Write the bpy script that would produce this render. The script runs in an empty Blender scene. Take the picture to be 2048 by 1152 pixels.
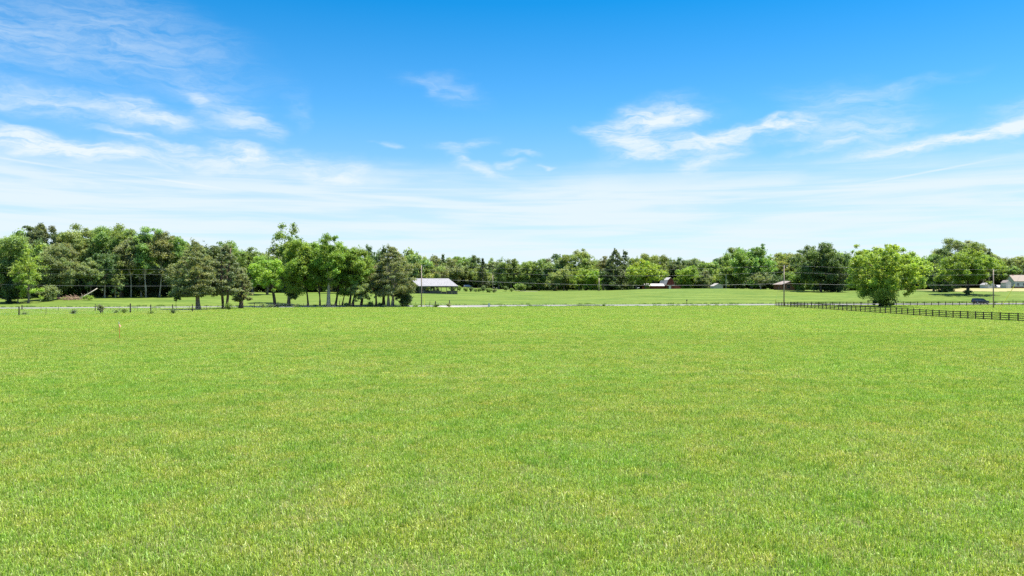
import bpy, math, random
import numpy as np
from mathutils import Vector, Euler
R = math.radians
SC = bpy.context.scene
COL = SC.collection
rnd = random.Random(7)

# ------------------------------------------------------------------ camera, light, exposure
H = 5.3            # camera height above the near field
F = 1593.0         # focal length in photograph pixels (28 mm on a 36 mm wide frame)
cam = bpy.data.cameras.new('camera'); cam.lens = 28.0; cam.sensor_width = 36.0
cam.clip_start = 0.1; cam.clip_end = 6000
camo = bpy.data.objects.new('camera', cam); COL.objects.link(camo)
camo.location = (0, 0, H); camo.rotation_euler = (R(90), 0, 0)
SC.camera = camo
SC.view_settings.view_transform = 'Standard'; SC.view_settings.look = 'None'
SC.view_settings.gamma = 1.0; SC.view_settings.use_curve_mapping = False
SC.view_settings.exposure = 1.3
SC.cycles.use_denoising = False
SC.cycles.max_bounces = 6; SC.cycles.diffuse_bounces = 3; SC.cycles.transmission_bounces = 4
SC.cycles.glossy_bounces = 2; SC.cycles.transparent_max_bounces = 4
SUN_EL, SUN_AZ = R(70), R(80)       # azimuth from +Y (view direction) towards +X
sd = Vector((math.sin(SUN_AZ)*math.cos(SUN_EL), math.cos(SUN_AZ)*math.cos(SUN_EL), math.sin(SUN_EL)))
sl = bpy.data.lights.new('sun', 'SUN'); sl.energy = 4.9; sl.angle = R(0.53); sl.color = (1.0, 0.96, 0.88)
so = bpy.data.objects.new('sun', sl); COL.objects.link(so); so.location = (0, 0, 60)
so.rotation_euler = (-sd).to_track_quat('-Z', 'Y').to_euler()

# ------------------------------------------------------------------ world: sky and cirrus
def build_world():
    w = bpy.data.worlds.new('World'); SC.world = w; w.use_nodes = True
    nt = w.node_tree; nt.nodes.clear(); N = nt.nodes.new; L = nt.links.new
    out = N('ShaderNodeOutputWorld'); bg = N('ShaderNodeBackground'); L(bg.outputs[0], out.inputs[0])
    bg.inputs['Strength'].default_value = 0.08
    sky = N('ShaderNodeTexSky'); sky.sky_type = 'NISHITA'; sky.sun_disc = False
    sky.sun_elevation = SUN_EL; sky.sun_rotation = SUN_AZ; sky.altitude = 200
    sky.air_density = 1.0; sky.dust_density = 0.3; sky.ozone_density = 2.0
    tc = N('ShaderNodeTexCoord')
    sep = N('ShaderNodeSeparateXYZ'); L(tc.outputs['Generated'], sep.inputs[0])
    def m(op, a, b=None, c=None, clamp=False):
        n = N('ShaderNodeMath'); n.operation = op; n.use_clamp = clamp
        for i, v in enumerate((a, b, c)):
            if v is None: continue
            if isinstance(v, (int, float)): n.inputs[i].default_value = v
            else: L(v, n.inputs[i])
        return n.outputs[0]
    deg = 180/math.pi
    az = m('MULTIPLY', m('ARCTAN2', sep.outputs[0], sep.outputs[1]), deg)
    el = m('MULTIPLY', m('ARCSINE', sep.outputs[2]), deg)
    uv = N('ShaderNodeCombineXYZ'); L(az, uv.inputs[0]); L(el, uv.inputs[1])
    def noise(scale, sx, sy, rot, detail, rough, dist=0.0, src=None, off=0.0):
        mp = N('ShaderNodeMapping'); mp.inputs['Scale'].default_value = (sx, sy, 1)
        mp.inputs['Rotation'].default_value = (0, 0, R(rot)); mp.inputs['Location'].default_value = (off, off, off)
        L(src or uv.outputs[0], mp.inputs[0])
        n = N('ShaderNodeTexNoise'); n.inputs['Scale'].default_value = scale
        n.inputs['Detail'].default_value = detail; n.inputs['Roughness'].default_value = rough
        n.inputs['Distortion'].default_value = dist
        L(mp.outputs[0], n.inputs['Vector']); return n
    # warped coordinates give the wisps their ragged outline
    wn = noise(0.35, 0.6, 1.3, 0, 4, 0.55, off=3.1)
    wv = N('ShaderNodeVectorMath'); wv.operation = 'SUBTRACT'; L(wn.outputs['Color'], wv.inputs[0]); wv.inputs[1].default_value = (.5, .5, .5)
    ws = N('ShaderNodeVectorMath'); ws.operation = 'MULTIPLY'; L(wv.outputs[0], ws.inputs[0]); ws.inputs[1].default_value = (5.5, 2.4, 0)
    wa = N('ShaderNodeVectorMath'); wa.operation = 'ADD'; L(uv.outputs[0], wa.inputs[0]); L(ws.outputs[0], wa.inputs[1])
    warped = wa.outputs[0]
    def add_masks(lst, src):
        acc = None
        for (px, y, rx, ry, ang, wt) in lst:
            a = math.degrees(math.atan((px-1024)/F)); e = math.degrees(math.atan((576-y)/F*math.cos(R(a))))
            k = deg/F * 1.8
            mp = N('ShaderNodeMapping'); mp.vector_type = 'TEXTURE'
            mp.inputs['Location'].default_value = (a, e, 0); mp.inputs['Rotation'].default_value = (0, 0, R(ang))
            mp.inputs['Scale'].default_value = (rx*k, ry*k, 1); L(src, mp.inputs[0])
            ln = N('ShaderNodeVectorMath'); ln.operation = 'LENGTH'; L(mp.outputs[0], ln.inputs[0])
            mr = N('ShaderNodeMapRange'); mr.interpolation_type = 'SMOOTHERSTEP'
            mr.inputs[1].default_value = 0; mr.inputs[2].default_value = 1
            mr.inputs[3].default_value = wt; mr.inputs[4].default_value = 0
            L(ln.outputs['Value'], mr.inputs[0])
            acc = mr.outputs[0] if acc is None else m('ADD', acc, mr.outputs[0])
        return acc
    C = [(150,50,240,62,-14,.19),(330,70,170,60,-22,.17),(60,110,160,30,-10,.16),(250,110,90,30,-25,.15),
         (180,215,180,22,-4,.55),(305,226,60,17,-12,.65),(120,195,120,14,3,.25),(385,187,30,11,-38,.36),(440,215,70,32,-25,.36),
         (505,243,55,17,-20,.55),(20,245,42,8,-8,.5),(55,278,80,16,-12,.65),(130,292,120,17,-6,.75),(290,273,70,8,-10,.8),
         (300,308,200,18,-3,.62),(480,300,60,12,-12,.6),(560,325,170,24,-6,.5),(680,350,60,14,12,.45),(600,220,30,22,-40,.18),
         (880,178,72,20,-12,.26),(838,170,24,12,-40,.26),(765,288,22,8,0,.35),(925,288,60,10,6,.45),(895,302,30,13,-25,.35),
         (950,332,60,9,-14,.62),(1015,322,28,6,8,.5),(1045,303,25,4,-5,.4),(1083,327,20,4,0,.65),
         (1300,252,80,36,14,1.0),(1330,236,75,16,0,.6),(1215,262,50,9,2,.4),(1250,285,60,16,-10,.5),(1400,285,150,15,9,.85),
         (1300,312,60,8,-4,.5),(1418,312,60,20,12,.7),(1392,332,24,13,-10,.5),(1500,265,120,13,7,.65),
         (1580,250,60,13,0,.75),(1660,265,110,14,3,.6),(1710,215,120,36,-10,.3),(1790,180,110,12,8,.2),(1690,280,90,9,8,.55),
         (1900,276,170,11,7,.9),(1990,262,80,9,8,.95),(2040,228,70,26,15,.42),(1820,285,130,14,2,.45),
         (2350,240,180,30,5,.6),(-250,250,200,40,-5,.6),(-200,60,220,60,5,.4)]
    mask = add_masks(C, warped)
    fine = noise(0.55, 0.6, 2.0, -4, 9, 0.62, 0.3, warped).outputs[0]
    fine2 = noise(1.6, 0.3, 2.0, 9, 9, 0.66, 0.15, warped, 7.0).outputs[0]
    f = m('ADD', m('MULTIPLY', fine, 0.5), m('MULTIPLY', fine2, 0.5))
    fr = N('ShaderNodeMapRange'); fr.interpolation_type = 'SMOOTHSTEP'; L(f, fr.inputs[0])
    fr.inputs[1].default_value = .30; fr.inputs[2].default_value = .72
    wisps = m('MULTIPLY', mask, m('ADD', m('MULTIPLY', fr.outputs[0], .92), .08))
    # straight old vapour trails
    trails = add_masks([(1850,345,95,1.6,8,.28),(60,325,110,1.6,-6,.22),(350,363,80,1.6,-6,.22)], uv.outputs[0])
    wisps = m('ADD', wisps, trails)
    # thin veil low over the horizon, banded
    vr = N('ShaderNodeMapRange'); vr.interpolation_type = 'SMOOTHSTEP'
    vw = N('ShaderNodeSeparateXYZ'); L(warped, vw.inputs[0]); L(m('ADD', m('MULTIPLY', vw.outputs[1], .45), m('MULTIPLY', el, .55)), vr.inputs[0])
    vr.inputs[1].default_value = 9.4; vr.inputs[2].default_value = 6.4; vr.inputs[3].default_value = 0; vr.inputs[4].default_value = 1
    vr2 = N('ShaderNodeMapRange'); vr2.interpolation_type = 'SMOOTHSTEP'; L(el, vr2.inputs[0])
    vr2.inputs[1].default_value = 13; vr2.inputs[2].default_value = 7; vr2.inputs[3].default_value = 0; vr2.inputs[4].default_value = .10
    band = noise(0.5, 0.16, 2.6, 1, 7, 0.55, 0.5, uv.outputs[0], 2.0).outputs[0]
    br = N('ShaderNodeMapRange'); br.interpolation_type = 'SMOOTHSTEP'; L(band, br.inputs[0])
    br.inputs[1].default_value = .32; br.inputs[2].default_value = .62; br.inputs[3].default_value = .42; br.inputs[4].default_value = 1.0
    veil = m('MULTIPLY', vr.outputs[0], br.outputs[0])
    cloud = m('ADD', m('ADD', wisps, m('MULTIPLY', veil, .78)), vr2.outputs[0])
    cloud = m('MINIMUM', cloud, 1.0)
    soft = m('SUBTRACT', 1.0, m('POWER', m('SUBTRACT', 1.0, m('MULTIPLY', cloud, .97)), 1.25))
    # tint of clear air: stronger blue in view, unseen zenith brightened as added fill
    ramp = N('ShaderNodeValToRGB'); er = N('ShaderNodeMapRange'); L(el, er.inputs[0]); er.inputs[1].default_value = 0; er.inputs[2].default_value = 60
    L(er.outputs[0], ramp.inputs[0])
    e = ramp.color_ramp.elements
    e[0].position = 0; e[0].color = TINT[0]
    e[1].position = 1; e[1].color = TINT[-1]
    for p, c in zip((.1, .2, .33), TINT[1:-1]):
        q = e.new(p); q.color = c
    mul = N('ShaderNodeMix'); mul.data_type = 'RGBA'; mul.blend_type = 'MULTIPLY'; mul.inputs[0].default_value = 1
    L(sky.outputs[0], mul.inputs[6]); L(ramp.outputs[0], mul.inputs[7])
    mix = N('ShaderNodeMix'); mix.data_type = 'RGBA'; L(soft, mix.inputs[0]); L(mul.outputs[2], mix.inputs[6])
    mix.inputs[7].default_value = (4.25, 4.8, 5.1, 1)
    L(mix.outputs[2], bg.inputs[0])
TINT = [(.62,.76,1.0,1),(.45,.71,1.0,1),(.30,.73,.97,1),(.035,.60,.92,1),(1.75,1.85,1.95,1)]  # last stop lifts the out-of-view zenith, added fill for shaded trees
build_world()

# ------------------------------------------------------------------ materials
MAT = {}
def new_mat(name):
    m = bpy.data.materials.new(name); m.use_nodes = True; MAT[name] = m
    return m, m.node_tree, m.node_tree.nodes['Principled BSDF']
def simple(name, col, rough=.7, var=.25, scale=3.0, metal=0.0, spec=.3, stretch=(1,1,1), coords='Object'):
    m, nt, b = new_mat(name); N = nt.nodes.new; L = nt.links.new
    tc = N('ShaderNodeTexCoord'); mp = N('ShaderNodeMapping'); mp.inputs['Scale'].default_value = stretch
    L(tc.outputs[coords], mp.inputs[0])
    n = N('ShaderNodeTexNoise'); n.inputs['Scale'].default_value = scale; n.inputs['Detail'].default_value = 6; n.inputs['Roughness'].default_value = .65
    L(mp.outputs[0], n.inputs['Vector'])
    r = N('ShaderNodeMapRange'); L(n.outputs[0], r.inputs[0]); r.inputs[1].default_value = .3; r.inputs[2].default_value = .7
    r.inputs[3].default_value = 1-var; r.inputs[4].default_value = 1+var
    mx = N('ShaderNodeVectorMath'); mx.operation = 'SCALE'; mx.inputs[0].default_value = col[:3]; L(r.outputs[0], mx.inputs['Scale'])
    L(mx.outputs[0], b.inputs['Base Color'])
    b.inputs['Roughness'].default_value = rough; b.inputs['Metallic'].default_value = metal
    b.inputs['Specular IOR Level'].default_value = spec
    return m
def leaf_mat(name='leaf', trans=.46):
    m, nt, b = new_mat(name); N = nt.nodes.new; L = nt.links.new
    at = N('ShaderNodeAttribute'); at.attribute_name = 'tint'
    oi = N('ShaderNodeObjectInfo')
    mx = N('ShaderNodeMix'); mx.data_type = 'RGBA'; mx.blend_type = 'MULTIPLY'; mx.inputs[0].default_value = 1
    L(at.outputs['Color'], mx.inputs[6]); L(oi.outputs['Color'], mx.inputs[7])
    L(mx.outputs[2], b.inputs['Base Color']); b.inputs['Roughness'].default_value = .5; b.inputs['Specular IOR Level'].default_value = .35
    tr = N('ShaderNodeBsdfTranslucent')
    tm = N('ShaderNodeMix'); tm.data_type = 'RGBA'; tm.blend_type = 'MULTIPLY'; tm.inputs[0].default_value = 1
    L(mx.outputs[2], tm.inputs[6]); tm.inputs[7].default_value = (1.35, 1.25, .6, 1); L(tm.outputs[2], tr.inputs[0])
    ms = N('ShaderNodeMixShader'); ms.inputs[0].default_value = trans
    L(b.outputs[0], ms.inputs[1]); L(tr.outputs[0], ms.inputs[2])
    L(ms.outputs[0], nt.nodes['Material Output'].inputs[0])
    return m
leaf_mat()
def bark_mat():
    m, nt, b = new_mat('bark'); N = nt.nodes.new; L = nt.links.new
    tc = N('ShaderNodeTexCoord'); mp = N('ShaderNodeMapping'); mp.inputs['Scale'].default_value = (4, 4, .6)
    L(tc.outputs['Object'], mp.inputs[0])
    n = N('ShaderNodeTexNoise'); n.inputs['Scale'].default_value = 2; n.inputs['Detail'].default_value = 8; L(mp.outputs[0], n.inputs['Vector'])
    r = N('ShaderNodeMapRange'); L(n.outputs[0], r.inputs[0]); r.inputs[1].default_value = .3; r.inputs[2].default_value = .7
    r.inputs[3].default_value = .5; r.inputs[4].default_value = 1.4
    oi = N('ShaderNodeObjectInfo'); mx = N('ShaderNodeVectorMath'); mx.operation = 'SCALE'
    L(oi.outputs['Color'], mx.inputs[0]); L(r.outputs[0], mx.inputs['Scale']); L(mx.outputs[0], b.inputs['Base Color'])
    b.inputs['Roughness'].default_value = .9; b.inputs['Specular IOR Level'].default_value = .1
    bp = N('ShaderNodeBump'); bp.inputs['Strength'].default_value = .6; L(n.outputs[0], bp.inputs['Height']); L(bp.outputs[0], b.inputs['Normal'])
bark_mat()

def patch_nodes(nt):
    """large patches of lusher and drier turf, by place in the world"""
    N = nt.nodes.new; L = nt.links.new
    g = N('ShaderNodeNewGeometry')
    def nz(scale, sx, sy, det, rough, off):
        mp = N('ShaderNodeMapping'); mp.inputs['Scale'].default_value = (sx, sy, 0); mp.inputs['Location'].default_value = (off, off, 0)
        L(g.outputs['Position'], mp.inputs[0])
        n = N('ShaderNodeTexNoise'); n.inputs['Scale'].default_value = scale; n.inputs['Detail'].default_value = det; n.inputs['Roughness'].default_value = rough
        L(mp.outputs[0], n.inputs['Vector']); return n.outputs[0]
    return nz
def mixc(nt, fac, a, b, mode='MIX'):
    N = nt.nodes.new; L = nt.links.new
    x = N('ShaderNodeMix'); x.data_type = 'RGBA'; x.blend_type = mode
    for i, v in ((0, fac), (6, a), (7, b)):
        if isinstance(v, (int, float)): x.inputs[i].default_value = v
        elif isinstance(v, tuple): x.inputs[i].default_value = (v[0], v[1], v[2], 1)
        else: L(v, x.inputs[i])
    return x.outputs[2]
def rng(nt, v, a, b, c=0.0, d=1.0):
    n = nt.nodes.new('ShaderNodeMapRange'); n.interpolation_type = 'SMOOTHSTEP'; nt.links.new(v, n.inputs[0])
    for i, q in enumerate((a, b, c, d)): n.inputs[i+1].default_value = q
    return n.outputs[0]
def grass_mat():
    m, nt, b = new_mat('grass_blade'); N = nt.nodes.new; L = nt.links.new
    nz = patch_nodes(nt)
    at = N('ShaderNodeAttribute'); at.attribute_name = 'tint'
    big = nz(.06, 1, 1, 4, .6, 0); mid = nz(.5, 1, 1, 4, .6, 9); small = nz(2.2, 1, 1, 3, .6, 31)
    c = mixc(nt, rng(nt, mid, .40, .64, 0, .9), at.outputs['Color'], (1.28, 1.05, 1.15), 'MULTIPLY')
    c = mixc(nt, rng(nt, small, .50, .70, 0, .6), c, (.74, .88, .7), 'MULTIPLY')
    c = mixc(nt, rng(nt, big, .42, .62, 0, .6), c, (.78, 1.0, .70), 'MULTIPLY')
    c = mixc(nt, rng(nt, nz(.9, 1, 1, 3, .6, 77), .55, .7, 0, .6), c, (1.35, 1.05, 1.5), 'MULTIPLY')
    L(c, b.inputs['Base Color']); b.inputs['Roughness'].default_value = .5; b.inputs['Specular IOR Level'].default_value = .2
    tr = N('ShaderNodeBsdfTranslucent'); L(mixc(nt, 1.0, c, (1.25, 1.2, .7), 'MULTIPLY'), tr.inputs[0])
    ms = N('ShaderNodeMixShader'); ms.inputs[0].default_value = .42
    L(b.outputs[0], ms.inputs[1]); L(tr.outputs[0], ms.inputs[2]); L(ms.outputs[0], nt.nodes['Material Output'].inputs[0])
grass_mat()
def ground_mat():
    m, nt, b = new_mat('turf'); N = nt.nodes.new; L = nt.links.new
    nz = patch_nodes(nt)
    big = nz(.02, 1, 2.2, 5, .6, 3); streak = nz(.09, .5, 1.6, 6, .65, 14); fine = nz(.8, .6, 1, 8, .7, 5); vf = nz(3.5, 1, 1, 5, .7, 15)
    c = mixc(nt, rng(nt, streak, .35, .65), (.064, .112, .017), (.126, .176, .033))
    c = mixc(nt, rng(nt, big, .40, .62, 0, .5), c, (.112, .145, .024))
    c = mixc(nt, rng(nt, fine, .30, .7), mixc(nt, 1.0, c, (.68, .78, .62), 'MULTIPLY'), mixc(nt, 1.0, c, (1.2, 1.12, 1.1), 'MULTIPLY'))
    c = mixc(nt, rng(nt, vf, .52, .70, 0, .35), c, (.17, .175, .05))
    # within the reach of the separate blades the soil surface is darker thatch
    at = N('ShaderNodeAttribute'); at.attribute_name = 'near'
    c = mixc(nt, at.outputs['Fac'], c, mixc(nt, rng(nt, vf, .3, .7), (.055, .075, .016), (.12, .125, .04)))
    L(c, b.inputs['Base Color']); b.inputs['Roughness'].default_value = .9; b.inputs['Specular IOR Level'].default_value = .1
    bp = N('ShaderNodeBump'); bp.inputs['Strength'].default_value = .5; bp.inputs['Distance'].default_value = .3; L(fine, bp.inputs['Height']); L(bp.outputs[0], b.inputs['Normal'])
ground_mat()
simple('asphalt', (.17, .162, .15), .9, .12, .6)
simple('gravel', (.33, .30, .26), .95, .2, 2.0)
simple('tin_roof', (.42, .385, .36), .6, .2, 1.0)
simple('metal_roof', (.265, .25, .25), .55, .10, .5, .0, .4)
simple('grey_wood', (.12, .10, .085), .9, .4, 2, stretch=(1, 1, .2))
simple('pole_wood', (.34, .26, .20), .9, .35, 1.2, stretch=(3, 3, .3))
simple('fence_wood', (.085, .060, .040), .8, .35, 3, stretch=(1, 1, .4))
simple('old_post', (.045, .035, .03), .9, .4, 5)
simple('barn_red', (.155, .035, .03), .85, .3, 1.2, stretch=(3, 3, .3))
simple('white_paint', (.55, .54, .52), .6, .08, 2)
simple('siding_grey', (.46, .46, .44), .7, .08, 2, stretch=(.3, .3, 6))
simple('brick', (.26, .12, .09), .9, .3, 5)
simple('shed_tan', (.36, .33, .27), .85, .15, 3, stretch=(3, 3, .3))
simple('roof_tan', (.30, .275, .24), .8, .15, 3)
simple('shingle', (.24, .20, .18), .9, .2, 4)
simple('shingle_brown', (.25, .20, .16), .9, .15, 4)
simple('dark_paint', (.012, .013, .018), .25, .1, 1, spec=.6)
simple('silver_paint', (.45, .47, .50), .3, .05, 1, .3, .5)
simple('window_glass', (.02, .025, .03), .08, .1, 1, spec=.8)
simple('rubber', (.02, .02, .02), .85, .2, 3)
simple('alloy', (.45, .45, .46), .35, .1, 3, .8)
simple('lamp_clear', (.75, .75, .72), .15, .05, 2, spec=.7)
simple('lamp_red', (.35, .02, .015), .2, .05, 2, spec=.6)
simple('yellow_plastic', (.78, .70, .05), .5, .05, 2)
simple('galvanised', (.42, .43, .44), .5, .15, 3, .3)
simple('wire_black', (.05, .05, .05), .6, .1, 1)
simple('wire_bright', (.36, .36, .34), .5, .1, 1, .2)
simple('pink_ribbon', (.85, .42, .32), .6, .1, 5)
simple('orange_paint', (.60, .12, .03), .7, .2, 5)
simple('ceramic', (.55, .55, .52), .3, .1, 3)
simple('green_plastic', (.02, .10, .04), .5, .1, 2)
simple('dry_hay', (.25, .225, .085), .95, .25, .25, stretch=(1, .6, 1), coords='Object')

# ------------------------------------------------------------------ mesh helpers
class MB:
    def __init__(s): s.v = []; s.f = []
    def quad(s, pts):
        n = len(s.v); s.v += [tuple(p) for p in pts]; s.f.append(tuple(range(n, n+len(pts)))); return s
    def box(s, x0, x1, y0, y1, z0, z1):
        n = len(s.v)
        s.v += [(x0,y0,z0),(x1,y0,z0),(x1,y1,z0),(x0,y1,z0),(x0,y0,z1),(x1,y0,z1),(x1,y1,z1),(x0,y1,z1)]
        s.f += [tuple(n+i for i in q) for q in ((0,3,2,1),(4,5,6,7),(0,1,5,4),(1,2,6,5),(2,3,7,6),(3,0,4,7))]; return s
    def bar(s, a, b, w, h):
        """rectangular bar from a to b; w sideways, h upwards"""
        a = Vector(a); b = Vector(b); d = (b-a).normalized()
        side = d.cross(Vector((0,0,1))); side = Vector((1,0,0)) if side.length < 1e-3 else side.normalized()
        up = side.cross(d).normalized(); n = len(s.v)
        for p in (a, b):
            for (i, j) in ((-1,-1),(1,-1),(1,1),(-1,1)): s.v.append(tuple(p + side*(i*w/2) + up*(j*h/2)))
        s.f += [tuple(n+i for i in q) for q in ((0,1,2,3),(7,6,5,4),(0,4,5,1),(1,5,6,2),(2,6,7,3),(3,7,4,0))]; return s
    def tube(s, pts, rad, k=8, caps=True):
        pts = [Vector(p) for p in pts]
        if isinstance(rad, (int, float)): rad = [rad]*len(pts)
        n0 = len(s.v)
        for i, p in enumerate(pts):
            d = (pts[min(i+1, len(pts)-1)] - pts[max(i-1, 0)]).normalized()
            a = d.cross(Vector((0,0,1))); a = Vector((1,0,0)) if a.length < .05 else a.normalized()
            b = d.cross(a)
            for j in range(k):
                t = 2*math.pi*j/k; s.v.append(tuple(p + (a*math.cos(t)+b*math.sin(t))*rad[i]))
        for i in range(len(pts)-1):
            for j in range(k):
                j2 = (j+1) % k; q = n0+i*k
                s.f.append((q+j, q+j2, q+k+j2, q+k+j))
        if caps:
            s.f.append(tuple(n0+j for j in range(k))[::-1]); s.f.append(tuple(n0+(len(pts)-1)*k+j for j in range(k)))
        return s
    def prism(s, poly, a, b, axis='y'):
        """extrude a polygon (u,z) along an axis from a to b"""
        n = len(s.v); k = len(poly)
        f = (lambda u, z, t: (u, t, z)) if axis == 'y' else (lambda u, z, t: (t, u, z))
        for t in (a, b): s.v += [f(u, z, t) for u, z in poly]
        s.f.append(tuple(range(n, n+k))[::-1]); s.f.append(tuple(range(n+k, n+2*k)))
        for j in range(k): s.f.append((n+j, n+(j+1) % k, n+k+(j+1) % k, n+k+j))
        return s
    def build(s, name, mat, parent=None, smooth=False, bevel=0):
        me = bpy.data.meshes.new(name); me.from_pydata(s.v, [], s.f); me.validate(); me.materials.append(MAT[mat])
        import bmesh
        bm = bmesh.new(); bm.from_mesh(me); bmesh.ops.recalc_face_normals(bm, faces=bm.faces)
        if bevel: bmesh.ops.bevel(bm, geom=bm.edges[:], offset=bevel, segments=2, affect='EDGES', clamp_overlap=True)
        bm.to_mesh(me); bm.free()
        if smooth: me.polygons.foreach_set('use_smooth', [True]*len(me.polygons))
        o = bpy.data.objects.new(name, me); COL.objects.link(o); o.parent = parent
        return o
def tag(o, label=None, cat=None, group=None, kind=None):
    for k, v in (('label', label), ('category', cat), ('group', group), ('kind', kind)):
        if v: o[k] = v
    return o
def empty(name, loc, rz=0, label=None, cat=None, group=None):
    o = bpy.data.objects.new(name, None); COL.objects.link(o); o.location = loc; o.rotation_euler = (0, 0, rz)
    o.empty_display_size = .5
    return tag(o, label, cat, group)
def copy_tree(o, parent=None):
    c = o.copy(); COL.objects.link(c); c.parent = parent
    for ch in [x for x in bpy.data.objects if x.parent == o]: copy_tree(ch, c)
    return c

# ------------------------------------------------------------------ terrain
RP = np.array([(-420,130),(-300,160),(-200,182),(-130,203),(-90,216),(-55,228),(-19,238),(42,245),(89,249),(157,256),(300,262),(450,264)], float)
_rc = np.polyfit(RP[:,0]/300, RP[:,1], 5)
def road_y(X): return np.polyval(_rc, np.clip(X, -420, 450)/300)
def zi(y, Y): return H - (y-576)*Y/F
# per view bearing: ground heights beyond the road (distance, height)
TC = {-900:[(230,.6),(300,2),(600,6)], -300:[(230,.5),(300,2),(600,6)], 0:[(235,zi(607,235)),(300,2.6),(600,6)], 170:[(246,zi(598,246)),(300,2.8),(600,6)],
      350:[(265,zi(593.5,265)),(320,3.2),(600,6)], 600:[(330,zi(588,330)),(400,4.2),(600,6)], 850:[(345,zi(584.6,345)),(450,zi(574.5,450)),(600,7)],
      930:[(360,zi(584.2,360)),(445,zi(574.8,445)),(600,7)], 1000:[(380,zi(583.5,380)),(412,zi(579,412)),(600,5)], 1050:[(392,zi(583.5,392)),(410,3.6),(600,5)],
      1200:[(378,zi(581.5,378)),(430,4.1),(600,5)], 1300:[(350,zi(577.6,350)),(430,4.5),(600,5)], 1450:[(342,zi(577,342)),(430,4.9),(600,6)],
      1560:[(335,zi(580.5,335)),(430,4.8),(600,6)], 1640:[(320,zi(584,320)),(430,4.6),(600,6)], 1780:[(315,zi(585.5,315)),(420,4.6),(600,6)],
      1930:[(292,zi(588,292)),(330,zi(584.5,330)),(405,zi(577,405)),(600,6)], 2060:[(292,zi(588,292)),(330,zi(584.5,330)),(405,zi(577,405)),(600,6)], 2600:[(300,2.8),(420,5),(600,7)], 3200:[(300,3),(420,5),(600,7)]}
_pk = sorted(TC)
_yy = np.concatenate([np.arange(200, 600, 4.0), [600, 700, 1000, 2600]])
_tab = []
for k in _pk:
    pts = TC[k]; x0 = float(road_y((k-1024)/F*245)); z0 = .42 if k > 1700 else .22
    ys = [x0+5]+[p[0] for p in pts]; zs = [z0]+[p[1] for p in pts]
    zc = np.interp(_yy, ys, zs); _tab.append(zc)
_tab = np.array(_tab)
def _smooth(a):      # soften the creases along the distance
    b = a.copy(); 
    for _ in range(3): b[:,1:-1] = (b[:,:-2]+2*b[:,1:-1]+b[:,2:])/4
    return b
_tab = _smooth(_tab)
def ground(X, Y):
    X = np.asarray(X, float); Y = np.asarray(Y, float)
    ry = road_y(X)
    near = .10*np.sin(X*.045+1.3)*np.sin(Y*.05+.4) + .03*np.sin(X*.21)*np.sin(Y*.17+2)
    near = near*np.clip((ry-Y)/30, 0, 1) - .16*np.clip(1-(ry-Y-2)/22, 0, 1)*(X > -70)
    rz = np.interp(X, [60, 180], [0, .28])
    # road cross section: rises from -.16 to +.18 across
    t = np.clip((Y-ry+4.0)/8.0, 0, 1)
    zr = -.16+.36*t + rz
    near = near + rz*np.clip(1-(ry-Y)/18, 0, 1)
    px = 1024 + F*X/np.maximum(Y, 60)
    ci = np.interp(px, _pk, np.arange(len(_pk))); i0 = np.clip(ci.astype(int), 0, len(_pk)-2); f = ci-i0; f = f*f*(3-2*f)
    yi = np.interp(Y, _yy, np.arange(len(_yy))); j0 = np.clip(yi.astype(int), 0, len(_yy)-2); g = yi-j0
    far = (_tab[i0,j0]*(1-f)*(1-g) + _tab[i0+1,j0]*f*(1-g) + _tab[i0,j0+1]*(1-f)*g + _tab[i0+1,j0+1]*f*g)
    far = far + .05*np.sin(X*.11+Y*.03)*np.sin(Y*.09) * np.clip((Y-ry-15)/30, 0, 1)
    k = np.clip((Y-ry-4)/14, 0, 1); k = k*k*(3-2*k)
    farb = zr*(1-k) + far*k
    return np.where(Y < ry-4, near, np.where(Y < ry+4, zr, farb))
def gz(X, Y): return float(ground(X, Y))
def P(px, Y, dz=0.0):
    X = (px-1024)/F*Y; return Vector((X, Y, gz(X, Y)+dz))

def grid_mesh(xs, ys, name, mat, dz=0.0, zfun=ground):
    XX, YY = np.meshgrid(xs, ys); ZZ = zfun(XX, YY)+dz
    v = np.stack([XX, YY, ZZ], -1).reshape(-1, 3); nx = len(xs); ny = len(ys)
    i = np.arange(nx-1)[None, :] + nx*np.arange(ny-1)[:, None]
    f = np.stack([i, i+1, i+1+nx, i+nx], -1).reshape(-1, 4)
    me = mesh_np(name, v, f); me.materials.append(MAT[mat])
    o = bpy.data.objects.new(name, me); COL.objects.link(o)
    me.polygons.foreach_set('use_smooth', np.ones(len(f), bool))
    return o, v
def mesh_np(name, v, f):
    me = bpy.data.meshes.new(name); v = np.asarray(v, np.float32); f = np.asarray(f, np.int32); k = f.shape[1]
    me.vertices.add(len(v)); me.vertices.foreach_set('co', v.ravel())
    me.loops.add(f.size); me.loops.foreach_set('vertex_index', f.ravel())
    me.polygons.add(len(f)); me.polygons.foreach_set('loop_start', np.arange(0, f.size, k, dtype=np.int32))
    me.update(calc_edges=True); return me
xs = np.concatenate([np.linspace(-2600, -460, 12), np.arange(-440, 440, 4.0), np.linspace(460, 2600, 12)])
ys = np.concatenate([np.linspace(-1500, -60, 8), np.arange(-40, 150, 5.0), np.arange(150, 280, 1.25), np.arange(280, 620, 5.0), np.linspace(640, 2600, 14)])
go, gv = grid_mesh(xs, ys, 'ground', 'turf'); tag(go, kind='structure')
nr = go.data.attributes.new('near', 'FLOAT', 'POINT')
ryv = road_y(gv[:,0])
nr.data.foreach_set('value', (np.clip((ryv-6-gv[:,1])/6, 0, 1)).astype(np.float32)*(np.abs(gv[:,0]) < 440))

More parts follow.
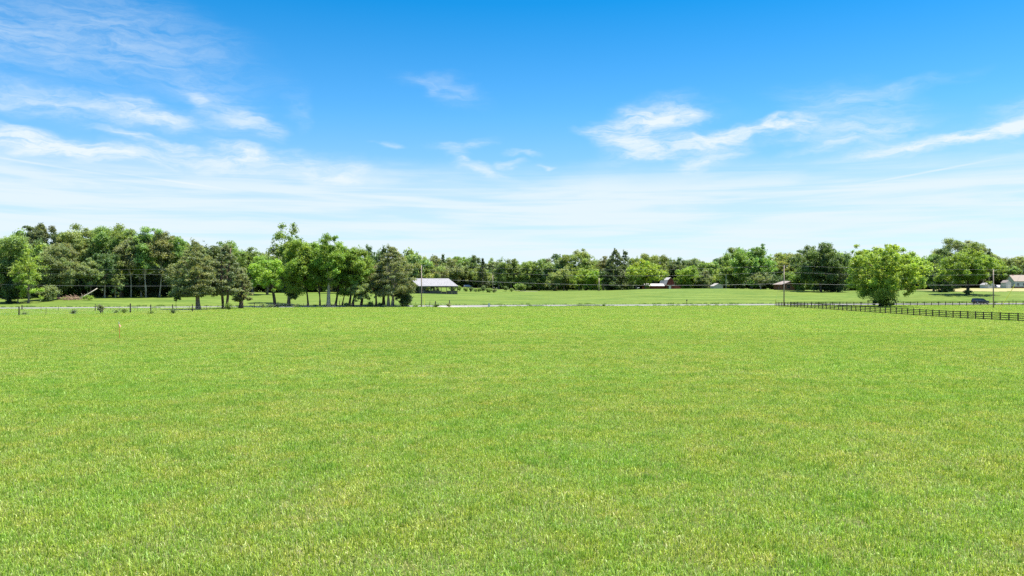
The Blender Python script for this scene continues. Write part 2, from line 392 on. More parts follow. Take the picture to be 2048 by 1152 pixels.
def strip(name, mat, left, right, sub=1, dz=.02, across=3):
    """ribbon following the terrain between two equal length point lists"""
    v = []; f = []; n = len(left)
    for i in range(n):
        for j in range(across+1):
            t = j/across; x = left[i][0]*(1-t)+right[i][0]*t; y = left[i][1]*(1-t)+right[i][1]*t
            v.append((x, y, gz(x, y)+dz))
    for i in range(n-1):
        for j in range(across):
            a = i*(across+1)+j; f.append((a, a+1, a+across+2, a+across+1))
    me = mesh_np(name, v, f); me.materials.append(MAT[mat])
    o = bpy.data.objects.new(name, me); COL.objects.link(o); return o
rx = np.arange(-400, 440, 2.0)
tag(strip('road', 'asphalt', [(x, road_y(x)-3.0) for x in rx], [(x, road_y(x)+3.0) for x in rx], dz=.035, across=4), kind='structure')
# gravel mouth of the field entrance
ge = []
for t in np.linspace(0, 1, 7):
    yc = road_y(-14)-3.3-t*9; wdt = 6.5 - 2.4*t + .3*math.sin(t*9)
    ge.append(((-14.6-wdt-(1-t)*1.5, yc), (-14.0+wdt+(1-t)*1.0, yc)))
tag(strip('gravel_entrance', 'gravel', [a for a, b in ge], [b for a, b in ge], dz=.055, across=8), kind='structure')
# far farm drive behind the open shed
dr = []
for px, Y in [(840,462),(880,456),(915,450),(950,444),(985,430),(1015,419),(1050,409),(1075,404)]:
    p = P(px, Y); dr.append((p.x, p.y))
tag(strip('farm_drive', 'gravel', [(x, y-2.6) for x, y in dr], [(x, y+2.6) for x, y in dr], dz=.06), kind='structure')
tag(strip('side_drive', 'gravel', [(x, 320-.06*x) for x in np.arange(200, 260, 5)], [(x, 323-.06*x) for x in np.arange(200, 260, 5)], dz=.06), kind='structure')

# ------------------------------------------------------------------ grass blades (one object, its own tufts placed over the field)
def blades(rs, n, rad, lo, hi, wlo, whi, cols, probs, seed_tint=.48, lean=.9):
    """n curved blades in a disc; returns verts, faces (quads, tris as degenerate-free 3+3), tints"""
    r = rad*np.sqrt(rs.rand(n)); a = rs.rand(n)*2*np.pi
    base = np.stack([r*np.cos(a), r*np.sin(a), np.zeros(n)-.01], -1)
    L_ = lo+(hi-lo)*rs.rand(n)**1.5; W = wlo+(whi-wlo)*rs.rand(n)
    th = rs.rand(n)*2*np.pi; ln = np.abs(rs.randn(n))*lean
    d = np.stack([np.cos(th), np.sin(th), np.zeros(n)], -1); s = np.stack([-np.sin(th), np.cos(th), np.zeros(n)], -1)
    tw = rs.rand(n)[:, None]*.8; s = s*(1-tw)+d*tw*.5
    up = np.array([0, 0, 1.0])
    c1 = np.cos(ln*.5)[:, None]; s1 = np.sin(ln*.5)[:, None]; l2 = np.clip(ln*1.5, 0, 1.9); c2 = np.cos(l2)[:, None]; s2 = np.sin(l2)[:, None]
    Lh = L_[:, None]
    p1 = base + (up*c1+d*s1)*Lh*.55; p2 = p1 + (up*c2+d*s2)*Lh*.5
    w = W[:, None]
    v = np.stack([base-s*w*.4, base+s*w*.4, p1-s*w*.5, p1+s*w*.5, p2], 1).reshape(-1, 3)
    i = np.arange(n)*5
    f = np.concatenate([np.stack([i, i+1, i+3], -1), np.stack([i, i+3, i+2], -1), np.stack([i+2, i+3, i+4], -1)])
    ci = rs.choice(len(cols), n, p=probs); col = np.array(cols)[ci]*(1+seed_tint*(rs.rand(n)-.5)*2)[:, None]
    tint = np.repeat(col, 5, 0)
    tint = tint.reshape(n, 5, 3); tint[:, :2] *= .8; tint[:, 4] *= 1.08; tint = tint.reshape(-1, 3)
    return v, f, tint
def make_grass(name, variants, pts, rot, scl, which, mat):
    V = []; Fc = []; T = []; K = []; n = 0
    for k, (v, f, t) in enumerate(variants):
        V.append(v); Fc.append(f+n); T.append(t); K.append(np.full(len(v), k)); n += len(v)
    V.append(pts); T.append(np.ones((len(pts), 3))); K.append(np.full(len(pts), -1))
    V = np.concatenate(V); Fc = np.concatenate(Fc); T = np.concatenate(T); K = np.concatenate(K)
    me = mesh_np(name, V, Fc); me.materials.append(MAT[mat])
    ta = me.attributes.new('tint', 'FLOAT_COLOR', 'POINT'); ta.data.foreach_set('color', np.concatenate([T, np.ones((len(T), 1))], 1).astype(np.float32).ravel())
    me.attributes.new('part', 'INT', 'POINT').data.foreach_set('value', K.astype(np.int32))
    pad = len(V)-len(pts)
    me.attributes.new('turn', 'FLOAT', 'POINT').data.foreach_set('value', np.concatenate([np.zeros(pad), rot]).astype(np.float32))
    me.attributes.new('size', 'FLOAT_VECTOR', 'POINT').data.foreach_set('vector', np.concatenate([np.ones((pad, 3)), scl]).astype(np.float32).ravel())
    me.attributes.new('pick', 'INT', 'POINT').data.foreach_set('value', np.concatenate([np.zeros(pad), which]).astype(np.int32))
    o = bpy.data.objects.new(name, me); COL.objects.link(o)
    ng = bpy.data.node_groups.new(name+'_spread', 'GeometryNodeTree')
    ng.interface.new_socket('Geometry', in_out='INPUT', socket_type='NodeSocketGeometry')
    ng.interface.new_socket('Geometry', in_out='OUTPUT', socket_type='NodeSocketGeometry')
    N = ng.nodes.new; L = ng.links.new
    gi = N('NodeGroupInput'); gout = N('NodeGroupOutput')
    def attr(nm, ty):
        a = N('GeometryNodeInputNamedAttribute'); a.data_type = ty; a.inputs[0].default_value = nm; return a.outputs[0]
    def sel(k):
        c = N('FunctionNodeCompare'); c.data_type = 'INT'; c.operation = 'EQUAL'
        ia = [s for s in c.inputs if s.type == 'INT']; L(attr('part', 'INT'), ia[0]); ia[1].default_value = k
        sp = N('GeometryNodeSeparateGeometry'); sp.domain = 'POINT'; L(gi.outputs[0], sp.inputs[0]); L(c.outputs[0], sp.inputs[1]); return sp.outputs[0]
    g2i = N('GeometryNodeGeometryToInstance')
    for k in reversed(range(len(variants))): L(sel(k), g2i.inputs[0])
    iop = N('GeometryNodeInstanceOnPoints'); L(sel(-1), iop.inputs['Points']); L(g2i.outputs[0], iop.inputs['Instance'])
    iop.inputs['Pick Instance'].default_value = True; L(attr('pick', 'INT'), iop.inputs['Instance Index'])
    cx = N('ShaderNodeCombineXYZ'); L(attr('turn', 'FLOAT'), cx.inputs[2]); L(cx.outputs[0], iop.inputs['Rotation'])
    L(attr('size', 'FLOAT_VECTOR'), iop.inputs['Scale']); L(iop.outputs[0], gout.inputs[0])
    md = o.modifiers.new('spread', 'NODES'); md.node_group = ng
    return o
rs = np.random.RandomState(5)
GC = [(.240,.360,.038),(.335,.455,.075),(.110,.210,.017),(.50,.52,.24),(.45,.58,.20)]
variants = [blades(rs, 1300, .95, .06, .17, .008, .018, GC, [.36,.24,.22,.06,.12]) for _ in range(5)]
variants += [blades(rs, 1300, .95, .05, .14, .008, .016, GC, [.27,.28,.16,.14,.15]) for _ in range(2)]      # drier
def lush(rs):
    a = blades(rs, 1250, .95, .06, .17, .008, .018, GC, [.36,.26,.26,.04,.08])
    out = [a]
    for q in range(3):
        b = blades(rs, 45+int(rs.rand()*50), .10+.12*rs.rand(), .10, .22, .008, .018, [(.15,.27,.035),(.22,.36,.05)], [.5,.5], lean=.55)
        off = np.array([(rs.rand()-.5)*1.2, (rs.rand()-.5)*1.2, 0]); out.append((b[0]+off, b[1], b[2]))
    n = 0; V = []; Fq = []; T = []
    for v, f, t in out: V.append(v); Fq.append(f+n); T.append(t); n += len(v)
    return np.concatenate(V), np.concatenate(Fq), np.concatenate(T)
variants += [lush(rs) for _ in range(3)]
pp = []; sc = []
def scatter(y0, y1, step, s, zs):
    for y in np.arange(y0, y1, step):
        hw = y*.70 + 7
        x = np.arange(-hw, hw, step) + (rs.rand(int(math.ceil(2*hw/step)))-.5)*step*.9
        x = x[:len(x)]; yy = y + (rs.rand(len(x))-.5)*step*.9
        ok = (yy < road_y(x)-4.6) & ~((x > -23) & (x < -5) & (yy > road_y(x)-13.5))
        x = x[ok]; yy = yy[ok]
        pp.append(np.stack([x, yy, ground(x, yy)], -1)); q = np.ones((len(x), 3))*[s, s, zs]; q *= (.85+.3*rs.rand(len(x)))[:, None]; sc.append(q)
scatter(5, 45, .90, 1.05, 1.0); scatter(45, 95, 1.15, 1.25, 1.0); scatter(95, 262, 1.7, 1.9, 1.15)
pp = np.concatenate(pp); sc = np.concatenate(sc)
which = rs.choice(10, len(pp), p=[.13]*5+[.075]*2+[.07,.07,.06])
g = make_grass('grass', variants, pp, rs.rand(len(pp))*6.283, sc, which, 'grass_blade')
tag(g, 'bright green pasture grass with straw flecks covering the near field', 'grass', kind='stuff')

# ------------------------------------------------------------------ trees
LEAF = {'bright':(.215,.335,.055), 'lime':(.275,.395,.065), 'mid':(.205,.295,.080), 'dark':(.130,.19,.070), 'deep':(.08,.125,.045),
        'olive':(.215,.255,.115), 'grey':(.225,.29,.12), 'soft':(.25,.34,.10), 'brown':(.25,.235,.12)}
BARK = {'grey':(.23,.18,.13), 'pale':(.42,.35,.26), 'dark':(.07,.055,.045), 'brown':(.15,.11,.08)}
def leaves(rs, cen, rad, n, s, flat=1.0, up=.45, rndn=.75, shell=.62, sq=1.0):
    d = rs.randn(n, 3); d /= np.linalg.norm(d, axis=1)[:, None]
    rr = shell+(1.32-shell)*rs.rand(n)**1.35
    p = cen + d*rr[:, None]*rad*np.array([1, 1, flat])
    nn = d*.6 + np.array([0, 0, up]) + rs.randn(n, 3)*rndn; nn /= np.linalg.norm(nn, axis=1)[:, None]
    a = np.cross(nn, rs.randn(n, 3)); a /= np.linalg.norm(a, axis=1)[:, None]; b = np.cross(nn, a)
    k = (s*(.6+.8*rs.rand(n)))[:, None]
    v = np.stack([p-a*k*.62, p-b*k*.36*sq+nn*k*.08, p+a*k*.62, p+b*k*.36*sq+nn*k*.08], 1)
    return v.reshape(-1, 3)
def crown_np(seed, W, Hc, style, s, cover=1.15, D=None):
    """foliage of a crown: centre of its underside at the origin, Hc tall and W wide; returns verts, tints, puff centres"""
    rs = np.random.RandomState(seed); a = W/2; c = Hc/2; V = []; T = []; C = []
    D = D or W; bD = D/2
    ph = rs.rand(6)*6.28
    def lob(dx, dy, dz):
        t = math.atan2(dy, dx)
        return 1 + .11*math.sin(2*t+ph[0]+dz*2) + .09*math.sin(3*t+ph[1]-dz*3) + .07*math.sin(5*t+ph[2]+dz*5)
    vol = a*bD*c
    if style in ('cedar', 'conifer'):
        nl = int(34+Hc*2.4)
        for i in range(nl*4):
            h = rs.rand()**.9
            prof = {'cedar': (1-h**3.4)*(.62+.38*min(1, h/.18)), 'conifer': (1-h)**.72*(.7+.3*min(1, h/.12))}[style]
            t = rs.rand()*6.28; q = (.35+.6*rs.rand()**.6)*prof
            cen = np.array([a*q*math.cos(t), bD*q*math.sin(t), h*Hc*.97]); r = (.13+.10*rs.rand())*a*(.5+.6*(1-h))
            r = max(r, .4)
            n = int(cover*10*r*r*.55/(.45*s*s)); V.append(leaves(rs, cen+np.array([0,0,-.12*q*a]), r, n, s*.9, .5, .45, .7, .15))
            T.append(np.repeat((.72+.5*rs.rand())*np.array([[1+.22*(rs.rand()-.5), 1, 1+.2*(rs.rand()-.5)]]), n*4, 0)); C.append((cen, r))
        for q in range(3):   # ragged spires at the top
            cen = np.array([(rs.rand()-.5)*a*.5, (rs.rand()-.5)*a*.5, Hc*(.93+.06*rs.rand())]); n = int(18/(s*s)*.5)
            V.append(leaves(rs, cen, .5, n, s*.8, 1.8, .5, .6, .1)); T.append(np.ones((n*4, 3))*.95)
    else:
        nL, np_, pr = {'loose': (12, 74, .150), 'tall': (15, 115, .175), 'round': (14, 115, .17), 'dome': (24, 190, .125), 'bush': (8, 48, .23),
                       'big': (42, 400, .085), 'mass': (10, 60, .24)}[style]
        size = min((a*bD*c)**(1/3), 1.25*min(a, c)); lobes = []
        for i in range(nL):
            best = None
            for q_ in range(5):      # keep the limbs' lobes apart
                d = rs.randn(3); d /= np.linalg.norm(d)
                if style in ('dome', 'big'): d[2] = d[2]*.9+.15
                q = (.46+.30*rs.rand()+(.08 if style == 'big' else 0))*lob(*d); p = np.array([d[0]*q*a, d[1]*q*bD, d[2]*q*c*(1.18 if d[2] < 0 else 1.0)])
                m_ = min([np.linalg.norm(p-l[0]) for l in lobes] or [9e9])
                if best is None or m_ > best[1]: best = (p, m_)
            lobes.append((best[0], size*(.28+.24*rs.rand())*(10/nL)**.16, .82+.36*rs.rand(), .16*(rs.rand()-.5)))
        for i in range(np_):
            lc, lr, lt, lh = lobes[rs.randint(nL)]; d = rs.randn(3); d /= np.linalg.norm(d); d[2] = abs(d[2])*.8+d[2]*.2 if rs.rand() < .6 else d[2]
            core = rs.rand() < .14
            p = lc*(.35 if core else 1)+d*lr*(.3 if core else .70+.42*rs.rand())
            z = p[2]+c
            if style == 'dome' and z < .35*c: z = .35*c-(.35*c-z)*.5
            r = pr*(.6+.75*rs.rand())*size*(1.7 if core else 1)
            cen = np.array([p[0], p[1], max(z, r*.5)]); fl = .66+.2*rs.rand()
            cv = cover*(.62 if style == 'loose' else 1)*(.5 if core else 1)
            n = int(cv*4*math.pi*r*r*.8/(.45*s*s)); V.append(leaves(rs, cen, r, n, s, fl, .5, .8, .25))
            T.append(np.repeat(lt*(.85+.3*rs.rand())*np.array([[1+lh+.12*(rs.rand()-.5), 1, 1+.2*(rs.rand()-.5)]]), n*4, 0)); C.append((cen, r))
        # loose sprays that break the outline
        for i in range(int(np_*.7)):
            d = rs.randn(3); d /= np.linalg.norm(d); d[2] = abs(d[2])*.9-.1
            q = (.84+.18*rs.rand())*lob(*d); cen = np.array([d[0]*q*a, d[1]*q*bD, c+d[2]*q*c]); r = .5+.35*rs.rand()
            n = int(7+14*rs.rand()); V.append(leaves(rs, cen, r, n, s*.85, .8, .4, .8, .1)); T.append(np.ones((n*4, 3))*(.9+.3*rs.rand()))
    V = np.concatenate(V); T = np.concatenate(T)
    leafvar = np.repeat(.82+.36*rs.rand(len(V)//4), 4)[:, None]
    return V, T*leafvar, C
def crown_obj(V, T, parent, col, name='crown'):
    f = np.arange(len(V)).reshape(-1, 4); me = mesh_np(name, V, f); me.materials.append(MAT['leaf'])
    me.attributes.new('tint', 'FLOAT_COLOR', 'POINT').data.foreach_set('color', np.concatenate([T, np.ones((len(T), 1))], 1).astype(np.float32).ravel())
    o = bpy.data.objects.new(name, me); COL.objects.link(o); o.parent = parent; o.color = (*col, 1); return o
def jit(col, k, rs): return tuple(c*(1+k*(rs.rand()-.5)*2) for c in col)
TREES = []
def tree(px, w, top, bot, Y, style='round', leaf='mid', label='', bark='grey', tw=None, name='tree', stems=1, lean=0, group=None, tpx=None, seed=None, D=None, cover=1.15, s=None, cat='tree'):
    """px/w/top/bot are the crown's place in the photograph, at distance Y; the base stands on the terrain"""
    seed = seed if seed is not None else int(px*7+top*3+Y); rs = np.random.RandomState(abs(seed))
    k = Y/F; X = (px-1024)*k; tX = X if tpx is None else (tpx-1024)*k
    g0 = gz(tX, Y); zt = H+(576-top)*k; zb = max(H+(576-bot)*k, g0-.1); W = w*k; Hc = zt-zb
    s = s or min(.5, max(.30, .00135*Y))
    root = empty(name, (tX, Y, g0), 0, label, cat, group)
    V, T, C = crown_np(seed, W*(1.07 if style in ('round', 'tall', 'loose') else 1), Hc, style, s, cover, D)
    off = np.array([X-tX, 0, zb-g0])
    crown_obj(V+off, T, root, jit(LEAF[leaf], .08, rs))
    tr = MB(); total = zt-g0; r0 = (tw*k/2) if tw else .022*total+.06
    for st in range(stems):
        ox = (st-(stems-1)/2)*r0*2.6; ph = rs.rand()*6
        topz = (zb-g0)+Hc*(.62 if style not in ('cedar', 'conifer') else .93); n = 9; pts = []; rad = []
        for i in range(n):
            t = i/(n-1)
            x = ox*(1+1.5*t) + (X-tX)*t*.9 + lean*total*t + .12*math.sin(t*7+ph)*total*.06; y = .1*math.cos(t*6+ph)*total*.06
            pts.append((x, y, -.2+t*(topz+.2))); rad.append(r0*(1-.72*t)*(1.35 if i == 0 else 1))
        tr.tube(pts, rad, 8)
        nb = 0
        for (cen, r) in C:
            if nb > 13: break
            if rs.rand() < .5: continue
            nb += 1; e = cen+off; zs = min(max(.55*e[2], (zb-g0)*.9), topz*.85); t = (zs+.2)/(topz+.2); j = min(int(t*(n-1)), n-2)
            b0 = Vector(pts[j]).lerp(Vector(pts[j+1]), t*(n-1)-j); e = Vector(e); m1 = b0.lerp(e, .5)+Vector((0, 0, -.05*total if style == 'dome' else .03*total))
            rb = r0*(.42-.2*t); tr.tube([b0, m1, e], [rb, rb*.6, rb*.2], 5, False)
    to = tr.build('trunk', 'bark', root, smooth=True); to.color = (*BARK[bark], 1)
    TREES.append(root)
    return root
def woodland(name, items, label, cat='woodland'):
    """far mass of crowns that reads as one"""
    VV = []; TT = []; tr = MB()
    lib = [crown_np(900+i, 10, 11, 'mass', .62, 1.15) for i in range(6)]
    for (px, w, top, bot, Y, leaf) in items:
        rs = np.random.RandomState(abs(int(px*3+Y))); V, T, C = lib[rs.randint(6)]; k = Y/F; X = (px-1024)*k; g0 = gz(X, Y)
        zt = H+(576-top)*k; zb = max(H+(576-bot)*k, g0-.3); th = rs.rand()*6.28; c, s_ = math.cos(th), math.sin(th)
        q = V*np.array([1, 1, (zt-zb)/11]); q = np.stack([(q[:,0]*c-q[:,1]*s_)*w*k/10, (q[:,0]*s_+q[:,1]*c)*w*k/10, q[:,2]], -1)
        VV.append(q+np.array([X, Y, zb])); TT.append(T*np.array(jit(LEAF[leaf], .12, rs)))
    o = crown_obj(np.concatenate(VV), np.concatenate(TT), None, (1, 1, 1), name)
    tag(o, label, cat, kind='stuff'); return o

GW = 'trees along the edge of the left wood'
T_ = tree
# left wood, front edge and the crowns that rise behind it
T_(18,100,464,602,238,'tall','soft','full green tree at the far left end of the wood, leafy down to the grass')
T_(78,56,450,500,300,'round','dark','dark crown rising clear above the wood near the left edge', bark='dark')
T_(60,54,494,600,232,'loose','lime','yellow green tree in front of the wood near the left edge', tpx=56, tw=4)
T_(36,60,560,606,236,'bush','deep','dark leafy bush low at the left end of the wood', name='bush', cat='bush')
T_(118,72,478,580,250,'tall','grey','grey green tree behind the pale round bush at the wood edge')
T_(97,44,569,605,240,'bush','olive','pale olive round bush at the foot of the left wood', name='bush', tw=2, cat='bush')
T_(165,74,446,560,275,'tall','soft','tall light green tree forming the left wood\'s left summit')
T_(212,70,443,560,272,'tall','mid','highest crown of the left wood, with two rounded heads')
T_(182,48,520,572,252,'round','grey','small grey green tree standing in front of the dark wood above the fallen trunk', bark='brown', tw=3)
T_(244,66,449,560,268,'tall','mid','tall tree just right of the left wood\'s highest crown')
T_(210,50,500,560,256,'tall','dark','dark tree with a pale trunk at the wood edge left of centre', bark='pale', tw=3)
T_(231,34,535,588,257,'loose','grey','small silvery sapling tree with drooping pale leaves in the left wood', bark='pale', tw=2)
T_(262,60,470,558,262,'tall','grey','grey green tree on a slender straight pale trunk in the left wood', bark='pale', tw=3, lean=-.02)
T_(291,62,457,548,262,'tall','soft','tree on the brightest, longest pale trunk of the left wood', bark='pale', tw=4)
T_(282,40,480,560,266,'tall','mid','tree whose pale trunk leans left, beside the brightest trunk', bark='pale', tw=3, lean=-.05)
T_(320,60,460,552,264,'tall','grey','tree on a pale trunk tilted right near the right end of the left wood', bark='pale', tw=3, lean=.03)
T_(346,54,470,556,268,'tall','mid','green tree at the right end of the left wood behind the greyish cedar', bark='grey', tw=3)
T_(345,30,525,575,262,'loose','olive','thin olive sapling tree touching the left side of the greyish cedar', bark='pale', tw=2)
T_(375,60,478,565,290,'tall','mid','green tree behind the greyish cedar, right end of the wood')
T_(420,60,478,570,300,'tall','dark','dark green tree showing between the two olive cedars')
T_(457,66,476,570,305,'round','mid','round dark topped tree rising behind the olive cedars')
T_(505,60,493,570,310,'round','mid','low green tree behind the gap between cedar and bright green tree')
T_(535,50,498,575,318,'round','grey','grey green tree behind the bright green roadside tree')
# row along the left fence
T_(392,92,481,588,193,'cedar','olive','largest greyish olive cedar, leftmost tree of the fence row', tpx=397, tw=9, name='cedar', bark='grey', cover=1.5)
T_(352,22,575,604,195,'bush','dark','drooping dark low bough bush left of the greyish cedar trunk', name='bush', tw=1, cat='bush')
T_(452,72,489,588,198,'cedar','olive','olive cedar with twin trunks, second tree of the fence row', tpx=449, tw=6, stems=2, name='cedar', bark='brown', cover=1.5)
T_(484,46,540,600,203,'cedar','olive','smaller greyish cedar with a stout trunk between twin cedar and bright tree', tpx=482, tw=9, name='cedar', bark='brown', cover=1.5)
T_(536,66,509,590,222,'round','lime','bright yellow green tree with a dark trunk in the fence row', tpx=551, tw=7, bark='dark')
T_(572,82,450,580,243,'loose','mid','tallest tree behind the fence row, open crown with sky showing through', tpx=577, tw=6, bark='grey', s=.42)
T_(604,76,472,588,229,'round','bright','broad green tree at the left of the dense fence row clump', tpx=616, tw=3.5, bark='dark')
T_(588,50,520,597,236,'round','dark','dark shaded tree filling the fence row clump right of the bright tree', tpx=578, bark='grey')
T_(638,66,474,590,229,'round','bright','green tree on a thin brown trunk in the fence row clump', tpx=639, tw=3.5, bark='brown')
T_(664,62,474,588,226,'round','bright','green tree on the thick pale trunk in the fence row clump', tpx=656, tw=8.5, bark='pale')
T_(683,56,478,590,230,'round','bright','green tree on a straight black trunk in the fence row clump', tpx=671, tw=4.5, bark='dark')
T_(698,52,490,588,231,'round','mid','tree on the slim leaning trunk in the fence row clump', tpx=684, tw=2.5, bark='dark', lean=.02)
T_(716,58,486,592,229,'round','bright','green tree on a dark double trunk at the right of the clump', tpx=702, tw=5, bark='dark', stems=2)
T_(738,34,492,575,235,'cedar','dark','narrow dark cedar at the right shoulder of the green clump', name='cedar', tpx=722, tw=5, bark='dark')
T_(722,46,565,604,226,'loose','grey','low drooping greyish tree beneath the green clump', tpx=722, tw=2, bark='dark')
T_(768,44,494,585,238,'cedar','deep','dark cedar with a narrow spire left of the broad one', name='cedar', bark='dark', cover=1.4)
T_(785,92,492,588,229,'cedar','olive','broad dark olive cedar at the right end of the fence row', tpx=780, tw=6, stems=2, name='cedar', bark='pale', cover=1.6)
T_(752,44,535,585,231,'cedar','brown','brownish cedar filling between green clump and broad olive cedar', name='cedar', bark='brown', cover=1.4)
T_(808,30,583,612,229,'bush','deep','dark bush below the right side of the broad cedar', name='bush', tw=1, cat='bush')
# behind the open shed
T_(838,66,516,584,352,'round','soft','rounded pale green tree rising behind the left end of the open shed')
T_(868,56,519,582,372,'round','olive','brownish green tree behind the open shed roof')
T_(905,56,519,574,452,'round','grey','grey green tree behind the right slope of the open shed roof')
# centre tree line, left to right
GC_ = 'trees of the far centre tree line'
CL = [(886,30,508,570,455,'conifer','dark','dark pointed conifer just right of the open shed in the tree line'),
 (918,56,512,572,460,'round','mid','broad rounded tree at the left of the centre tree line'),
 (945,40,516,572,458,'round','dark','dark round tree above the parked car on the farm drive'),
 (966,26,516,574,440,'conifer','deep','narrow dark conifer left of the thin far pole'),
 (958,52,532,574,448,'round','soft','pale tree above the farm drive left of the thin far pole'),
 (998,38,511,578,432,'loose','grey','open topped pale tree rising right of the thin far pole'),
 (1022,46,518,578,430,'round','mid','green tree between open topped tree and centre of the tree line'),
 (1050,44,522,578,428,'round','soft','low pale tree behind the round bush'),
 (1078,46,516,578,430,'round','mid','green tree just right of the round bush'),
 (1108,48,512,578,428,'round','grey','grey green tree left of the centre tree line\'s rise'),
 (1113,16,506,530,440,'loose','dark','small dark tuft headed tree poking above the centre tree line'),
 (1134,50,505,578,430,'round','mid','rounded green tree on the centre tree line\'s rise'),
 (1128,56,535,580,415,'round','soft','pale green low tree in front of the centre tree line'),
 (1172,56,502,578,428,'round','soft','highest round crown of the centre tree line, left of the dark conifers'),
 (1158,52,532,578,412,'loose','bright','bright green tree low in the tree line left of the brown pole'),
 (1190,48,540,580,408,'round','bright','bright green tree directly behind the brown far pole'),
 (1207,34,511,575,430,'round','olive','olive tree left of the dark twin peaked conifer'),
 (1231,52,497,580,400,'cedar','dark','tall dark conifer, left peak of the twin peaks'),
 (1250,40,500,580,404,'cedar','dark','tall dark conifer, right peak of the twin peaks'),
 (1228,62,545,581,398,'bush','deep','dark shrubby mass below the twin conifers'),
 (1272,44,512,574,440,'round','mid','green tree between twin conifers and the tree before the barn'),
 (1306,62,508,572,455,'round','mid','rounded crown rising behind the tree before the barn'),
 (1291,94,521,576,388,'dome','lime','broad yellow green tree overhanging the red barn\'s roof'),
 (1350,52,518,572,460,'round','dark','dark green tree behind the red barn\'s gable'),
 (1378,50,534,576,445,'round','bright','bright green tree just right of the red barn'),
 (1392,58,519,572,470,'round','grey','grey green tree behind the bright one right of the barn'),
 (1420,50,521,573,460,'round','soft','soft green tree behind the small tan shed'),
 (1445,34,533,574,430,'loose','lime','yellow green tree between small tan shed and the big round tree'),
 (1408,40,545,576,440,'round','olive','low olive tree left of the small tan shed')]
for t in CL: tree(*t)
# right hand trees
T_(1470,64,502,578,378,'round','mid','left half of the big rounded tree group right of the tan shed')
T_(1503,104,494,577,362,'dome','mid','big dark green round tree, largest left of the tall utility pole')
T_(1575,66,501,565,405,'round','soft','pale green tree behind the utility pole top')
T_(1521,52,545,572,352,'loose','olive','small half yellowed tree standing before the big round tree', tpx=1521, tw=3, bark='pale')
T_(1608,66,532,586,345,'round','mid','low leafy tree hiding the right side of the brick house')
T_(1642,112,488,580,328,'dome','dark','very large dark tree right of the utility pole, boughs to the grass')
T_(1668,60,540,585,326,'bush','deep','dark skirt of foliage at the right foot of the very large dark tree', name='bush', cat='bush')
T_(1690,50,512,578,360,'round','mid','mid green tree between very large dark tree and the light roadside tree')
T_(1722,64,504,578,380,'round','soft','rounded green tree behind the left side of the light roadside tree')
T_(1773,164,494,598,224,'big','lime','huge light yellow green tree between the two board fences', tpx=1763, tw=9, bark='grey', s=.34, cover=1.25)
T_(1765,88,540,616,220.8,'bush','lime','thicket of shoots around the foot of the huge light tree', name='bush', tw=2, cat='bush')
T_(1768,56,592,620,220.3,'bush','dark','dark brambles hiding the trunk foot of the huge light tree', name='bush', tw=1, cat='bush')
T_(1868,60,500,580,345,'round','mid','green tree between huge light tree and the spreading oak')
T_(1892,56,497,582,340,'round','dark','dark tree at the left shoulder of the spreading oak')
T_(1885,52,552,585,326,'bush','deep','dark undergrowth bush left of the spreading oak trunk', name='bush', cat='bush')
T_(1936,146,501,577,293,'dome','bright','wide spreading bright green oak with one stout dark trunk', tw=7, bark='dark', s=.38, name='oak_tree', cover=1.2)
T_(1935,12,581,588,291,'bush','dark','little tuft of shoots beside the spreading oak\'s trunk foot', name='bush', tw=1, cat='bush')
T_(1914,86,482,575,430,'round','grey','grey olive crown rising highest behind the spreading oak')
T_(1978,22,498,550,440,'conifer','dark','small dark pointed tree above the spreading oak\'s right shoulder')
T_(1965,60,505,560,450,'round','mid','green tree far behind the right of the spreading oak')
T_(2010,44,511,570,455,'round','dark','dark tree behind the little grey outhouse')
T_(2042,52,509,560,460,'round','grey','grey green tree behind the white house at the right edge')
T_(2022,34,530,565,445,'round','mid','mid green tree behind the white house roof\'s left end')
T_(2090,70,505,570,440,'round','mid','green tree just outside the right edge behind the white house')

items = []
r2 = random.Random(3)
for px in range(-160, 400, 22):      # back of the left wood
    items.append((px+r2.uniform(-6, 6), 60, 478+r2.uniform(-10, 14)+max(0, (px-240)*.12)+max(0, (60-px)*.05), 590, 285+r2.uniform(-6, 26), r2.choice(['dark', 'deep', 'mid'])))
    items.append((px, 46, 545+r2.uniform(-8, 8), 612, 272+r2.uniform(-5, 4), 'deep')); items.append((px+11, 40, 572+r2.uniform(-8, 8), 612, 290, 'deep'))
for px in range(400, 840, 24):
    items.append((px, 56, 512+r2.uniform(-6, 10), 592, 350+r2.uniform(-8, 20), r2.choice(['dark', 'mid', 'grey']))); items.append((px+12, 44, 558+r2.uniform(-6, 10), 596, 362, 'deep'))
for px in range(-160, -30, 26): items.append((px, 60, 470+r2.uniform(-10, 8), 610, 240, 'soft'))
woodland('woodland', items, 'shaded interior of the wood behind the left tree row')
items = []
for px in range(820, 1480, 19):
    items.append((px, 48, 525+r2.uniform(-6, 8), 588, 478+r2.uniform(-8, 25), r2.choice(['dark', 'mid', 'grey'])))
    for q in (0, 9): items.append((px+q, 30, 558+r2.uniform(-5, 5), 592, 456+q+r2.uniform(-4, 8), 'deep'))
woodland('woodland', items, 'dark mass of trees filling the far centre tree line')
items = []
for px in range(1450, 2240, 24):
    items.append((px, 60, 515+r2.uniform(-5, 8), 586, 470+r2.uniform(-8, 30), r2.choice(['dark', 'mid', 'grey'])))
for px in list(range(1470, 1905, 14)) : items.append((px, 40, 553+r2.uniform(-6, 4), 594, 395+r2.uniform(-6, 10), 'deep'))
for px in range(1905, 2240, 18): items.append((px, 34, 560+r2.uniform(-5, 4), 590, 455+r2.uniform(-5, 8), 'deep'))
woodland('woodland', items, 'wooded backdrop behind the houses and oaks on the right')

